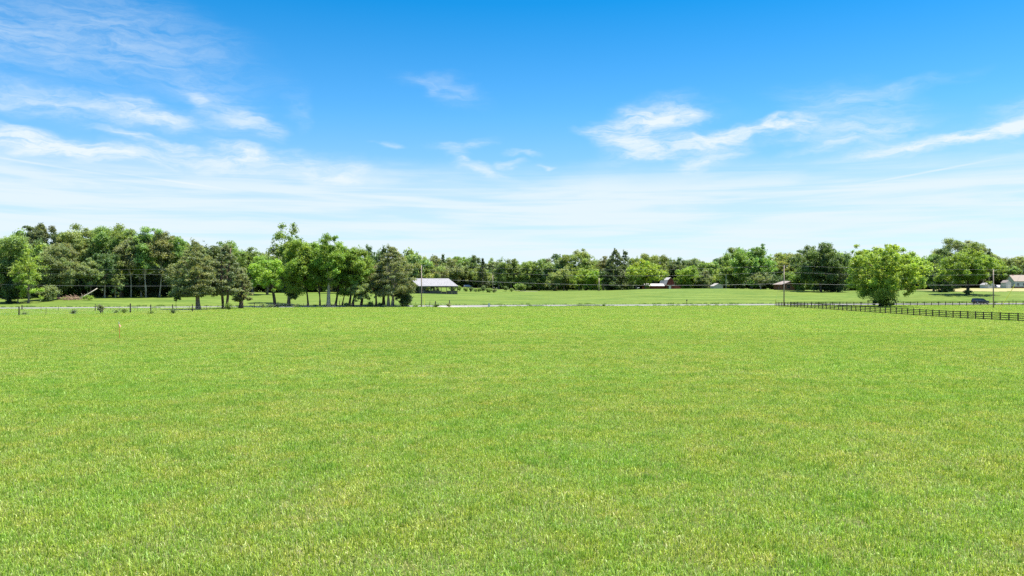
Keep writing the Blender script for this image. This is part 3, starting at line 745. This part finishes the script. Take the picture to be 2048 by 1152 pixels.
# ------------------------------------------------------------------ small bushes and weeds
def bush(px, Y, w, h, leaf, label, style='bush', name='shrub', s=.16):
    k = Y/F; p = P(px, Y); root = empty(name, p, 0, label, 'shrub')
    V, T, C = crown_np(int(px*5+Y), w*k, h*k*.95, style, s, 1.0); crown_obj(V+np.array([0, 0, h*k*.05]), T, root, LEAF[leaf], 'foliage')
    m = MB()
    for q in range(4):
        c = C[q % len(C)][0]; m.tube([(0, 0, -.05), tuple(Vector(c)*.5+Vector((0, 0, .05))), tuple(c)], [.03, .02, .01], 5, False)
    o = m.build('stem', 'bark', root); o.color = (*BARK['brown'], 1); return root
bush(1040,400,21,16,'mid','round green bush alone at the end of the farm drive', s=.34)
for (px, w, h, lf, lb) in [(905,14,11,'dark','dark shrub touching the right end of the open shed'),(918,11,12,'mid','leafy shrub second from the open shed'),
    (932,9,9,'soft','pale shrub third from the open shed'),(942,7,10,'dark','narrow dark shrub below the parked car'),(951,5,6,'mid','small shrub in the middle of the far row'),
    (958,7,8,'soft','pale low shrub in the middle of the far row'),(967,8,13,'dark','pointed dark shrub, tallest of the far row'),(978,13,9,'mid','wide leafy shrub left of the thin far pole'),
    (989,8,7,'olive','dull low shrub right of the thin far pole'),(1012,7,11,'dark','dark shrub standing alone between far pole and round bush'),(1023,6,6,'mid','small shrub just left of the round bush')]:
    bush(px, 384 if px > 1000 else 366, w, h, lf, lb, s=.3)
for (px, Y, w, h, lf, lb) in [(200,166,13,20,'olive','scraggly sapling with reddish tips by the left wire fence'),(147,163,7,7,'dark','small dark weed clump by the left wire fence'),
    (48,157,5,3,'dark','low weed at the foot of a thin fence stake'),(248,169,9,9,'mid','rounded green weed bush left of the tallest old post'),
    (232,168,4,6,'mid','slim weed left of the rounded weed bush'),(457,191,12,14,'mid','bright leafy bush at the foot of the twin trunk cedar'),
    (303,164,5,5,'mid','weeds round the short old post'),(346,164,5,9,'dark','vine weeds climbing an old fence post'),
    (526,216,13,9,'soft','tall weeds left of the dark trunked bright tree'),(541,218,12,7,'dark','dark weeds at the foot of the bright tree'),(592,221,9,7,'soft','weed tuft under the tall open tree'),
    (692,226,8,8,'soft','young shoots between black trunks of the clump'),(740,227,12,10,'mid','suckers under the right side of the clump'),(760,228,12,7,'dark','weeds left of the broad cedar trunk'),
    (831,226,10,5,'mid','weeds left of the left utility pole'),(873,225,12,6,'dark','weed clump at short dark post right of the pole'),(897,225,8,7,'olive','dry brambles at the leaning end post'),
    (1207,233,5,4,'dark','dark weed on the near verge below the brown pole'),(810,228,24,12,'dark','weedy thicket below the dark bush at the cedar')]:
    bush(px, Y, w, h, lf, lb)
# tall verge grass along the near side of the road
rv = np.random.RandomState(11)
vt = [blades(rv, 160, .45, .2, .5, .012, .03, [(.11,.20,.045),(.15,.25,.06),(.07,.13,.03)], [.4,.3,.3], lean=.4) for _ in range(4)]
vx = []
for x in np.arange(-14, 70, .5):
    if x < -4: continue
    if rv.rand() < (.95 if x < 28 else .75): vx.append((x+rv.rand()*.4, road_y(x)-4.4-rv.rand()*1.5))
    if x < 28 and rv.rand() < .9: vx.append((x, road_y(x)-4.2-rv.rand()))
for x in np.arange(-100, -20, .5):
    if rv.rand() < .55: vx.append((x, road_y(x)-4.8-rv.rand()*4))
for x in np.arange(-140, 160, .9): vx.append((x, road_y(x)+4.6+rv.rand()*1.5))
vx = np.array(vx); vp = np.stack([vx[:,0], vx[:,1], ground(vx[:,0], vx[:,1])], -1)
sz = np.ones((len(vp), 3))*(.35+.9*rv.rand(len(vp))**1.5*(.6+.8*np.abs(np.sin(vx[:,0]*.13+2*np.sin(vx[:,0]*.05)))))[:, None]
tag(make_grass('verge_grass', vt, vp, rv.rand(len(vp))*6.28, sz, rv.randint(0, 4, len(vp)), 'grass_blade'), 'taller rank grass along both edges of the road', 'grass', kind='stuff')
# dry hay meadow at right
hx = np.arange(190, 420, 1.5)
tag(strip('dry_meadow', 'dry_hay', [(x, 341+2.5*math.sin(x*.13)+3*math.sin(x*.41+1)+rnd.uniform(-2.5, 2.5)) for x in hx], [(x, 412) for x in hx], dz=.08, across=14), kind='structure')

# ------------------------------------------------------------------ fences
def board_fence(name, pts, label, rails, top, group=None):
    p0 = pts[0]; root = empty(name, p0, 0, label, 'fence')
    pm = MB(); pm.box(-.075, .075, -.075, .075, -.2, top); first = pm.build('post', 'fence_wood', root, bevel=.012)
    q = [Vector(p)-Vector(p0) for p in pts]
    for i, p in enumerate(q):
        o = first if i == 0 else first.copy()
        if i: COL.objects.link(o); o.parent = root
        o.location = p; o.scale = (1, 1, 1+.03*rnd.uniform(-1, 1))
    for z in rails:
        m = MB()
        for a, b in zip(q[:-1], q[1:]):
            j = Vector((0, 0, rnd.uniform(-.012, .012)))
            d = (b-a).normalized(); n = Vector((d.y, -d.x, 0))*(.098)
            m.bar(a+Vector((0, 0, z))+n+j+d*.004, b+Vector((0, 0, z))+n+j*.4-d*.004, .035, .13)
        m.build('rail', 'fence_wood', root)
    return root
A = Vector((74.9, 226, 0)); B = Vector((81.9, 99, 0)); n = int((B-A).length/2.1)
pts = [(lambda q: (q.x, q.y, gz(q.x, q.y)))(A.lerp(B, i/n)) for i in range(n+1)]
board_fence('board_fence', pts, 'dark brown four board fence running from the road towards the viewer on the right', [.22,.55,.88,1.22], 1.36)
pts2 = []
a = P(1566, 229); 
for i in range(1, 56):
    px = 1581+14.1*(i-1); Y = 231+ (px-1581)*.028
    q = P(px, Y); pts2.append((q.x, q.y, q.z))
board_fence('board_fence', pts2, 'dark brown board fence running beside the road behind the huge light tree', [.35,.75,1.18], 1.30)
def wire_fence(name, specs, label, nw=4):
    """specs: (px, Y, height, radius, tilt)"""
    p0 = P(specs[0][0], specs[0][1]); root = empty(name, p0, 0, label, 'fence'); tops = []
    for (px, Y, h, r, tilt) in specs:
        p = P(px, Y)-p0; m = MB()
        r = r*1.3; h = h*1.08; m.tube([(0, 0, -.1), (tilt*h*.5, 0, h*.5), (tilt*h, 0, h)], [r*1.1, r, r*.9], 8 if r > .05 else 4)
        o = m.build('post', 'old_post' if r > .05 else 'galvanised', root); 
        if r <= .05: o.data.materials[0] = MAT['old_post']
        o.location = p; tops.append((p, h))
    for i in range(nw):
        m = MB(); z = .25+i*.27
        for (a, ha), (b, hb) in zip(tops[:-1], tops[1:]):
            m.tube([a+Vector((0, 0, z)), (a+b)/2+Vector((0, 0, z-.04)), b+Vector((0, 0, z))], .005, 3, False)
        m.build('wire', 'galvanised', root)
    return root
ps = [(-60,147,1.4,.09,0),(38,154,1.62,.095,0),(92,157,1.4,.03,0),(146,161,1.2,.025,0),(205,164,1.4,.03,.02),(260.6,171,1.88,.11,0),(301.5,169,1.72,.09,0),(345,168,1.75,.085,.01),
      (384.7,178,1.55,.09,0),(413,186,1.2,.03,0),(420,189,1.1,.03,0),(509,209,1.35,.06,0),(525,211,1.2,.03,0),(541,213,1.1,.03,0),(556,215,1.6,.07,0),(570.5,216,1.1,.05,0),
      (607,219,1.1,.03,0),(650,221,1.1,.03,0),(679,223,1.7,.07,0),(708,224,1.35,.06,0),(745,226,1.6,.07,0),(792,228,1.1,.03,0),(824,228,1.2,.03,0),(831,228,1.3,.03,0),
      (859.5,228,1.45,.06,.03),(871,228,1.55,.12,0),(899.5,229,1.8,.11,-.05)]
wire_fence('wire_fence', ps, 'old wire fence with uneven dark posts running under the left tree row')
wire_fence('wire_fence', [(-40,196,1.3,.06,0),(44,192,1.15,.09,0),(82,190,1.1,.03,0),(117,188,1.1,.03,0),(190.5,184,1.5,.07,0),(238,182,1.1,.03,0),(275,181,1.2,.03,0),(312,182,1.1,.03,0),(379,185,1.1,.03,0)],
           'thin stake fence close beside the road at the left edge', 3)
def stake(px, Y, h, label, mat='old_post', r=.03):
    m = MB(); m.tube([(0, 0, -.1), (.01, 0, h*.6), (0, 0, h)], r, 5); o = m.build('stake', mat); o.location = P(px, Y); tag(o, label, 'stake'); return o
stake(928, 228, 1.1, 'thin dark stake at the left of the gravel entrance', r=.03)
stake(1074.5, 229, .5, 'short white marker post on the verge right of centre', 'white_paint', .06)
# survey stake with ribbon in the field
Y = 82.0; p = P(239.5, Y); rt = empty('survey_stake', p, R(20), 'thin survey stake tied with pink ribbon standing in the open field', 'stake')
m = MB(); m.bar((0, 0, -.1), (-.07, 0, 1.50), .06, .04); m.build('stick', 'orange_paint', rt)
m = MB(); m.bar((-.072, 0, 1.5), (-.085, 0, 1.78), .07, .05); m.build('painted_tip', 'white_paint', rt)
m = MB(); m.tube([(-.07, 0, 1.46), (-.072, 0, 1.54)], .045, 8)
m.quad([(-.06,-.03,1.50),(.11,-.05,1.30),(.14,-.03,1.36),(-.04,-.02,1.54)]); m.quad([(-.06,-.04,1.48),(.05,-.09,1.2),(.09,-.07,1.24),(-.03,-.03,1.5)])
m.build('ribbon', 'pink_ribbon', rt)

# ------------------------------------------------------------------ utility poles and wires
def pole(px, Y, top, label, r=.15, arm=True, lean=0):
    p = P(px, Y); h = H+(576-top)*Y/F - p.z; root = empty('utility_pole', p, 0, label, 'utility pole', 'utility poles')
    m = MB(); m.tube([(0, 0, -.3), (lean*h*.5, 0, h*.5), (lean*h, 0, h)], [r*1.15, r, r*.72], 12); m.build('shaft', 'pole_wood', root, smooth=True)
    if arm:
        tx = lean*h
        m = MB(); m.tube([(tx, 0, h-.05), (tx, 0, h+.14)], [.05, .04], 8); m.tube([(tx, 0, h+.14), (tx, 0, h+.2), (tx, 0, h+.26)], [.09, .06, .08], 10); m.build('insulator', 'ceramic', root)
        m = MB(); m.bar((tx, 0, h-.35), (tx+.9, 0, h-.15), .05, .05); m.tube([(tx+.9, 0, h-.2), (tx+.9, 0, h+.02)], [.08, .06], 8); m.build('bracket', 'galvanised', root)
        m = MB(); m.bar((tx-.25, -.16, h*.64), (tx-.05, -.16, h*.64), .06, .1); m.build('cable_clamp', 'galvanised', root)
    return p, h, root
PY = 233.0
pA = pole(-230, PY, 531, 'wooden utility pole beyond the left edge')
pB = pole(843, PY-6, 531, 'tall utility pole in front of the open shed')
pC = pole(1568, PY-8, 531, 'tall utility pole at the corner of the board fences', lean=.003)
pD = pole(1987, 214, 539, 'utility pole between the board fences near the right edge', lean=-.006)
pE = pole(2600, PY-8, 536, 'utility pole beyond the right edge')
pole(985.5, 415, 550, 'thin pale far pole rising beside the shrub row on the farm drive', r=.16, arm=False)
pole(1198, 372, 556, 'short brown far pole on the crest before the tree line', r=.22, arm=False)
stake(1452, 330, 6.6, 'slim grey far post before the big rounded tree', 'galvanised', .06)
def catenary(a, b, sag, n=22):
    return [a.lerp(b, i/n)+Vector((0, 0, -4*sag*(i/n)*(1-i/n))) for i in range(n+1)]
def wire_run(poles, ys, sags, r, mat, label):
    o0 = poles[0][0]; m = MB()
    for (a, b, sg, (y0, y1)) in zip(poles[:-1], poles[1:], sags, ys):
        za = H+(576-y0)*a[0].y/F; zb = H+(576-y1)*b[0].y/F
        pa = Vector((a[0].x, a[0].y-.2, za)); pb = Vector((b[0].x, b[0].y-.2, zb))
        m.tube(catenary(pa, pb, sg), r, 5, False)
    tag(m.build('overhead_wire', mat), label, 'overhead wire')
PL = [pA[:2], pB[:2], pC[:2], pD[:2], pE[:2]]
wire_run(PL, [(531,530),(530,531),(531,539),(539,536)], [1.2,1.3,.3,.6], .008, 'wire_bright', 'topmost thin overhead wire strung between the utility pole tops')
wire_run(PL, [(538,538),(538,544),(544,549),(549,545)], [1.6,1.5,.5,1.0], .009, 'wire_bright', 'middle overhead wire below the pole tops')
wire_run(PL, [(560,556.5),(556.5,567),(567,569.5),(569.5,566)], [2.0,1.15,.25,.8], .016, 'wire_bright', 'lowest and thickest overhead cable crossing the whole view')
def guy(px0, y0, px1, Y, guard_px, guard_y, label, gr=.05, pt=0):
    """guy wire from pole point down to ground anchor, with its yellow guard"""
    a = Vector(((px0-1024)/F*Y, Y-.3, H+(576-y0)*Y/F)); b = P(px1, Y-pt)
    root = empty('guy_wire', b, 0, label, 'guy wire'); m = MB(); m.tube([Vector((0, 0, -.1)), a-b], .012, 4); m.build('cable', 'galvanised', root)
    d = (a-b).normalized(); m = MB(); m.tube([d*.05, d*guard_y], gr, 8); m.build('guard', 'yellow_plastic', root)
guy(843, 536, 849.5, 226.7, 0, 2.9, 'near vertical guy wire with yellow guard at the pole before the shed', pt=1)
guy(1568, 533, 1548, 224.5, 0, 2.2, 'guy wire with yellow guard left of the fence corner pole', pt=0)
guy(1987, 545, 1977, 213, 0, 2.9, 'short guy wire with yellow guard left of the right utility pole', pt=1)
guy(2075, 490, 1989, 140, 0, 7.0, 'long slanting guy wire with a long yellow guard by the near board fence', .045, pt=0)

# ------------------------------------------------------------------ open shed
def open_shed():
    Y = 330.0; k = Y/F
    # eave: px 840..915 y572 at front; ridge px 823..888, y557 behind it; the building is turned so that its depth runs back and to the left
    rz = R(6); o = P(877, Y); root = empty('open_shed', (o.x, o.y, o.z), rz, 'open sided farm shed with a big pale metal roof on posts', 'shed')
    L2 = 8.2; g0 = o.z; ez = H+(576-572)*k-g0; hz = H+(576-557)*k-g0+.1; dx = -3.9; dy = 6.5
    m = MB(); t = .09
    m.quad([(-L2, 0, ez), (L2, 0, ez), (L2+dx, dy, hz), (-L2+dx, dy, hz)]); m.quad([(-L2+dx, dy, hz), (L2+dx, dy, hz), (L2+2*dx, 2*dy, ez), (-L2+2*dx, 2*dy, ez)])
    m.quad([(-L2, 0, ez-t), (-L2+dx, dy, hz-t), (L2+dx, dy, hz-t), (L2, 0, ez-t)]); m.quad([(-L2+dx, dy, hz-t), (-L2+2*dx, 2*dy, ez-t), (L2+2*dx, 2*dy, ez-t), (L2+dx, dy, hz-t)])
    for x in (-L2, L2):
        m.quad([(x, 0, ez), (x+dx, dy, hz), (x+dx, dy, hz-t), (x, 0, ez-t)]); m.quad([(x+dx, dy, hz), (x+2*dx, 2*dy, ez), (x+2*dx, 2*dy, ez-t), (x+dx, dy, hz-t)])
    m.quad([(-L2, 0, ez-t), (L2, 0, ez-t), (L2, 0, ez), (-L2, 0, ez)])
    for i in range(34):     # standing seams
        x = -L2+.25+i*(2*L2-.5)/33; m.bar((x, 0, ez+.02), (x+dx, dy, hz+.02), .05, .06)
    m.build('roof', 'metal_roof', root)
    for i in range(8):
        x = -L2+.4+i*(2*L2-.8)/7
        for q in (0, 1):
            pm = MB(); pm.box(-.11, .11, -.11, .11, -.6, ez-t-.02); po = pm.build('post', 'grey_wood', root); po.location = (x+q*2*dx, .3+q*(2*dy-.6), 0)
    m = MB(); m.bar((-L2+.2, .3, ez-.24), (L2-.2, .3, ez-.24), .12, .24); m.build('beam', 'grey_wood', root)
    m = MB()
    for i in range(7):
        x = -L2+.55+i*(2*L2-.8)/7; h = 1.25+.1*((i*37) % 5)/5
        if i in (1, 4): h = .9
        m.box(x, x+(2*L2-.8)/7-.28, .75, .85, -.5, h)
    m.box(-L2+.5+2*dx, L2-.4+2*dx, 2*dy-.5, 2*dy-.4, -.5, 1.4)
    m.build('low_wall', 'grey_wood', root)
    m = MB()
    for (x, y, s) in [(-4.5,3,.9),(-1,4,1.1),(3,3.4,.8),(5,4.4,1.0)]:
        m.tube([(x-s*.7, y, s*.6), (x+s*.7, y, s*.6)], s*.62, 12)
    pass
    return root
open_shed()

# ------------------------------------------------------------------ red barn
def barn():
    Y = 400.0; k = Y/F
    o = P(1341, Y); g0 = o.z; root = empty('barn', (o.x, o.y, g0), R(15), 'old red gambrel barn with pale metal roof and side sheds', 'barn')
    top = H+(576-555.3)*k-g0; w = 2.25; e = top-3.55; kz = top-1.25; kw = 1.35; L_ = 8
    prof = [(-w, -1), (w, -1), (w, e), (kw, kz), (0, top), (-kw, kz), (-w, e)]
    m = MB(); m.prism(prof, 0, L_, 'y'); m.build('wall', 'barn_red', root)
    m = MB()
    rp = [(-w-.25, e-.1), (-kw-.08, kz+.06), (0, top+.1), (kw+.08, kz+.06), (w+.25, e-.1)]
    for (a, b) in zip(rp[:-1], rp[1:]):
        m.quad([(a[0], -.3, a[1]), (b[0], -.3, b[1]), (b[0], L_+.3, b[1]), (a[0], L_+.3, a[1])])
        m.quad([(a[0], -.3, a[1]+.06), (b[0], -.3, b[1]+.06), (b[0], L_+.3, b[1]+.06), (a[0], L_+.3, a[1]+.06)])
        m.quad([(a[0], -.3, a[1]), (b[0], -.3, b[1]), (b[0], -.3, b[1]+.06), (a[0], -.3, a[1]+.06)])
    m.build('roof', 'tin_roof', root)
    # right lean-to and the long left wing
    m = MB(); m.prism([(w+.003, -1), (w+3.4, -1), (w+3.4, e-1.25), (w+.003, e-.15)], .1, L_-1, 'y'); a = m.build('side_shed', 'barn_red', root)
    m = MB(); m.bar((w+.05, 4.8, e-.06), (w+3.6, 4.8, e-1.24), L_, .07); m.build('side_roof', 'tin_roof', a)
    m = MB(); m.prism([(-w-10.5, -1), (-w-.003, -1), (-w-.003, e-.75), (-w-10.5, e-.75)], 1.2, 6, 'y'); a = m.build('wing', 'barn_red', root)
    m = MB(); m.bar((-w-10.7, 2.0, e-.62), (-w-.02, 2.0, e-.62), 2.9, .08); m.quad([(-w-10.7,.7,e-.66),(-w-.02,.7,e-.66),(-w-.02,3.6,e+.55),(-w-10.7,3.6,e+.55)]); m.build('wing_roof', 'tin_roof', a)
    m = MB(); m.box(-.85, .25, -.06, -.003, -1, 1.9); m.build('door', 'white_paint', root)
    m = MB(); m.box(-1.95, -.95, -.5, -.005, 1.85, 2.1); m.build('door_hood', 'white_paint', root)
    m = MB(); m.box(.7, 2.0, -.45, -.005, 1.85, 2.1); m.build('window_hood', 'white_paint', root)
    m = MB(); m.box(-1.8, -1.0, -.05, -.004, -1, 1.8); m.build('doorway', 'rubber', root)
    m = MB(); m.bar((-w+.1, -.05, e-.55), (w+3.3, -.05, e-.55), .05, .16); m.build('trim', 'brick', root)
barn()

def gable_house(name, px, Y, yaw, Lx, Dy, wall_h, ridge_h, mwall, mroof, label, cat, over=.3, axis='x', windows=(), door=None, chimney=None, base=None, dzv=0):
    p = P(px, Y); root = empty(name, (p.x, p.y, p.z+dzv), yaw, label, cat)
    x0, x1, y0, y1 = -Lx/2, Lx/2, 0, Dy
    m = MB()
    if axis == 'x': m.prism([(y0, -.6), (y1, -.6), (y1, wall_h), ((y0+y1)/2, ridge_h), (y0, wall_h)], x0, x1, 'x')
    else: m.prism([(x0, -.6), (x1, -.6), (x1, wall_h), (0, ridge_h), (x0, wall_h)], y0, y1, 'y')
    m.build('wall', mwall, root)
    m = MB(); t = .10
    if axis == 'x':
        ym = (y0+y1)/2; sl = (ridge_h-wall_h)/(ym-y0)
        for ya in (y0-over, y1+over):
            za = wall_h-sl*over
            m.quad([(x0-over, ya, za+.02), (x1+over, ya, za+.02), (x1+over, ym, ridge_h+.02), (x0-over, ym, ridge_h+.02)])
            m.quad([(x0-over, ya, za+t), (x1+over, ya, za+t), (x1+over, ym, ridge_h+t), (x0-over, ym, ridge_h+t)])
            m.quad([(x0-over, ya, za+.02), (x1+over, ya, za+.02), (x1+over, ya, za+t), (x0-over, ya, za+t)])
            for x in (x0-over, x1+over): m.quad([(x, ya, za+.02), (x, ym, ridge_h+.02), (x, ym, ridge_h+t), (x, ya, za+t)])
    else:
        sl = (ridge_h-wall_h)/(x1)
        for xa in (x0-over, x1+over):
            za = wall_h-sl*over
            m.quad([(xa, y0-over, za+.02), (xa, y1+over, za+.02), (0, y1+over, ridge_h+.02), (0, y0-over, ridge_h+.02)])
            m.quad([(xa, y0-over, za+t), (xa, y1+over, za+t), (0, y1+over, ridge_h+t), (0, y0-over, ridge_h+t)])
            m.quad([(xa, y0-over, za+.02), (0, y0-over, ridge_h+.02), (0, y0-over, ridge_h+t), (xa, y0-over, za+t)])
            m.quad([(xa, y0-over, za+.02), (xa, y1+over, za+.02), (xa, y1+over, za+t), (xa, y0-over, za+t)])
    ro = m.build('roof', mroof, root)
    if chimney: m = MB(); m.box(chimney[0], chimney[0]+.7, chimney[1], chimney[1]+.7, wall_h, ridge_h+chimney[2]); m.build('chimney', 'brick', ro)
    for (x, z, w, h) in windows:
        m = MB(); m.box(x-w/2-.08, x+w/2+.08, -.05, -.004, z-.08, z+h+.08); f = m.build('window', 'white_paint', root)
        m = MB(); m.box(x-w/2, x-.03, -.07, -.052, z, z+h/2-.03); m.box(x+.03, x+w/2, -.07, -.052, z, z+h/2-.03); m.box(x-w/2, x-.03, -.07, -.052, z+h/2+.03, z+h); m.box(x+.03, x+w/2, -.07, -.052, z+h/2+.03, z+h); m.build('pane', 'window_glass', f)
    if door:
        x, w, h = door; m = MB(); m.box(x-w/2, x+w/2, -.06, -.004, -.3, h); d = m.build('door', 'white_paint', root)
    if base: m = MB(); m.box(x0-.02, x1+.02, -.03, Dy+.03, -.6, base); m.build('foundation', 'brick', root)
    return root
# small tan shed on the crest
gable_house('garden_shed', 1437, 352, R(12), 4.3, 3.6, 1.1, 2.25, 'shed_tan', 'roof_tan', 'small tan shed with low gable on the crest right of the barn', 'shed', .2, 'y', dzv=.0)
# brick house partly hidden by trees
gable_house('brick_house', 1583, 352, R(8), 8.8, 8, 2.7, 4.1, 'brick', 'shingle', 'low brick house half hidden behind trees by the tall utility pole', 'house', .45, 'y', windows=[(-1.4,.9,1.5,1.5),(2.5,.9,1.3,1.3)], dzv=-.1)
# white house at the right edge
gable_house('white_house', 2072, 418, R(-4), 21.5, 9, 3.9, 7.0, 'siding_grey', 'shingle_brown', 'pale sided house with tan roof at the right edge beyond the dry meadow', 'house', .35, 'x', windows=[(-9.0,1.3,1.1,1.4),(-6,1.3,1.0,1.4),(-3,1.3,1.0,1.4)], base=.9, chimney=(-9.6,4.2,.5))
gable_house('outhouse', 2017.5, 412, R(5), 2.7, 4, 3.0, 4.2, 'siding_grey', 'shingle', 'narrow grey outhouse left of the pale sided house', 'shed', .12, 'y', door=(0,.9,2.0))
gable_house('white_garage', 1983, 410, R(8), 3.6, 6, 1.9, 2.9, 'white_paint', 'metal_roof', 'low white outbuilding just right of the spreading oak\'s boughs', 'shed', .15, 'y')

# ------------------------------------------------------------------ vehicles
def car(px, Y, yaw, length, paint, label, hgt=1.75):
    p = P(px, Y, .05); root = empty('car', p, yaw, label, 'car'); L_ = length; w = .93
    # lower body lofted through stations from tail to nose (x forward)
    st = [(-.5,.62,.55,.90),(-.487,.42,1.02,.96),(-.43,.30,1.08,1.0),(-.2,.27,1.07,1.0),(.15,.27,1.05,1.0),(.27,.28,1.02,1.0),(.42,.30,.93,.97),(.485,.36,.80,.90),(.5,.50,.66,.84)]
    m = MB(); n = 10
    for (x, zl, zh, ww) in st:
        W = w*ww
        m.v += [(x*L_, y*W, z) for y, z in ((-.86,zl),(-.98,zl+.1),(-1,zl+(zh-zl)*.55),(-.95,zh-.04),(-.86,zh),(.86,zh),(.95,zh-.04),(1,zl+(zh-zl)*.55),(.98,zl+.1),(.86,zl))]
    for i in range(len(st)-1):
        for j in range(n): m.f.append((i*n+j, i*n+(j+1) % n, (i+1)*n+(j+1) % n, (i+1)*n+j))
    m.f.append(tuple(range(n))); m.f.append(tuple((len(st)-1)*n+j for j in range(n)))
    m.build('body', paint, root, smooth=True)
    # cabin: glass band and roof skin
    zr = hgt; cs = [(-.475,1.03,.84,1.03),(-.44,1.05,.80,zr-.06),(-.36,1.05,.78,zr),(-.05,1.05,.78,zr),(.08,1.05,.78,zr-.07),(.27,1.0,.86,1.02)]
    m = MB(); n = 4
    for (x, zl, ww, zh) in cs: m.v += [(x*L_, -w*.93, zl), (x*L_, -w*ww, zh), (x*L_, w*ww, zh), (x*L_, w*.93, zl)]
    for i in range(len(cs)-1):
        for j in range(n): m.f.append((i*n+j, i*n+(j+1) % n, (i+1)*n+(j+1) % n, (i+1)*n+j))
    m.f.append((0,1,2,3)); m.f.append(tuple((len(cs)-1)*n+j for j in range(n)))
    m.build('window_glass', 'window_glass', root)
    m = MB(); q = [(-.465,zr-.16),(-.44,zr-.05),(-.36,zr+.012),(-.05,zr+.012),(.085,zr-.06)]
    for (a, b) in zip(q[:-1], q[1:]): m.bar((a[0]*L_, 0, a[1]), (b[0]*L_, 0, b[1]), w*1.6, .04)
    for s in (-1, 1):
        for (xa, xb) in ((.27,.085),(.0,-.0),(-.24,-.24),(-.475,-.44)):
            m.bar((xa*L_, s*w*.94, 1.03), (xb*L_, s*w*.80, zr-.05), .04, .07)
    m.build('roof', paint, root)
    for s in (-1, 1):
        for x in (-.31, .315):
            wh = empty('wheel', (x*L_, s*w*.90, .36)); wh.parent = root
            m = MB(); m.tube([(0, -.12, 0), (0, -.10, 0), (0, .10, 0), (0, .12, 0)], [.31, .36, .36, .31], 20); m.build('tyre', 'rubber', wh, smooth=True)
            m = MB(); m.tube([(0, -.13, 0), (0, .13, 0)], .21, 14); m.build('rim', 'alloy', wh)
        m = MB(); m.box(.465*L_, .492*L_, s*.62-.14, s*.62+.14, .66, .80); m.build('headlight', 'lamp_clear', root, bevel=.02)
        m = MB(); m.box(-.497*L_, -.475*L_, s*.76-.09, s*.76+.09, .85, 1.15); m.build('tail_light', 'lamp_red', root, bevel=.02)
        m = MB(); m.box(.14*L_, .17*L_, s*1.02-.1, s*1.02+.1, 1.05, 1.2); m.build('mirror', paint, root, bevel=.02)
    return root
X = (1961-1024)/F*254
car(1961, float(road_y(150))-.5, R(3), 5.2, 'dark_paint', 'black hatchback driving along the road at the right', 1.72)
car(935.5, 448, R(-8), 4.4, 'silver_paint', 'silver car parked at the far end of the farm drive', 1.5)
car(1995, 409, R(70), 4.5, 'silver_paint', 'pale car parked beside the white outbuilding', 1.6)

# ------------------------------------------------------------------ roadside things
def mailbox(px, Y, label, body, post, s=1.0):
    p = P(px, Y); root = empty('mailbox', p, 0, label, 'mailbox'); m = MB(); m.box(-.06, .06, -.06, .06, -.1, 1.0*s); m.build('post', post, root)
    m = MB(); a = [(-.16*s, 1.0*s), (.16*s, 1.0*s)]+[(.16*s*math.cos(t), 1.2*s+.16*s*math.sin(t)) for t in np.linspace(0, math.pi, 9)]
    m.prism(a, -.28*s, .28*s, 'y'); m.build('box', body, root); m = MB(); m.box(.17*s, .19*s, -.05, .02, 1.1*s, 1.45*s); m.build('flag', 'lamp_red', root)
    return root
mailbox(1373.5, 252, 'black mailbox on the far side of the road below the barn', 'dark_paint', 'old_post', 1.05)
p = P(978, 229); rt = empty('utility_pedestal', p, 0, 'white boxed utility pedestal with a grey cap beside the gravel entrance', 'utility box')
m = MB(); m.box(-.28, .28, -.2, .2, 0, .78); m.build('cabinet', 'white_paint', rt, bevel=.03)
m = MB(); m.box(-.2, .2, -.16, .16, .785, 1.1); m.build('cap', 'galvanised', rt, bevel=.05)
stake(2026, 246, 1.8, 'thin green marker post beyond the road fence at the right edge', 'green_plastic', .06)
# fallen trunk, brush pile and grassy mound at the wood edge
p = P(157, 243); rt = empty('fallen_trunk', p, 0, 'pale dead trunk leaning out of the left wood', 'fallen tree')
m = MB(); m.tube([(0, 0, .2), (1.6, .5, 1.2), (3.2, 1, 2.2), (4.9, 1.6, 3.5)], [.22, .19, .16, .1], 8); o = m.build('log', 'bark', rt, smooth=True); o.color = (.5, .45, .36, 1)
m = MB(); m.tube([(1.2, .4, 1.0), (.7, .2, 2.0)], [.06, .03], 5); m.tube([(2.4, .8, 1.7), (2.6, .4, 2.7)], [.06, .03], 5); o = m.build('branch', 'bark', rt); o.color = (.5, .45, .36, 1)
rb = np.random.RandomState(4); m = MB(); p = P(144, 243)
for i in range(170):
    c = Vector((rb.randn()*2.1, rb.randn()*.8, abs(rb.randn())*.6+.05)); d = Vector((rb.randn(), rb.randn()*.6, rb.randn()*.35)).normalized()*(.5+rb.rand()*1.1)
    m.tube([c-d*.5, c+d*.5], .02+.04*rb.rand(), 4, False)
o = m.build('brush_pile', 'bark'); o.location = p; o.color = (.30, .20, .14, 1); tag(o, 'pile of brown dead brush at the foot of the left wood', 'brush pile', kind='stuff')
bush(175, 240, 22, 9, 'bright', 'bright green overgrown mound right of the brush pile', s=.25)
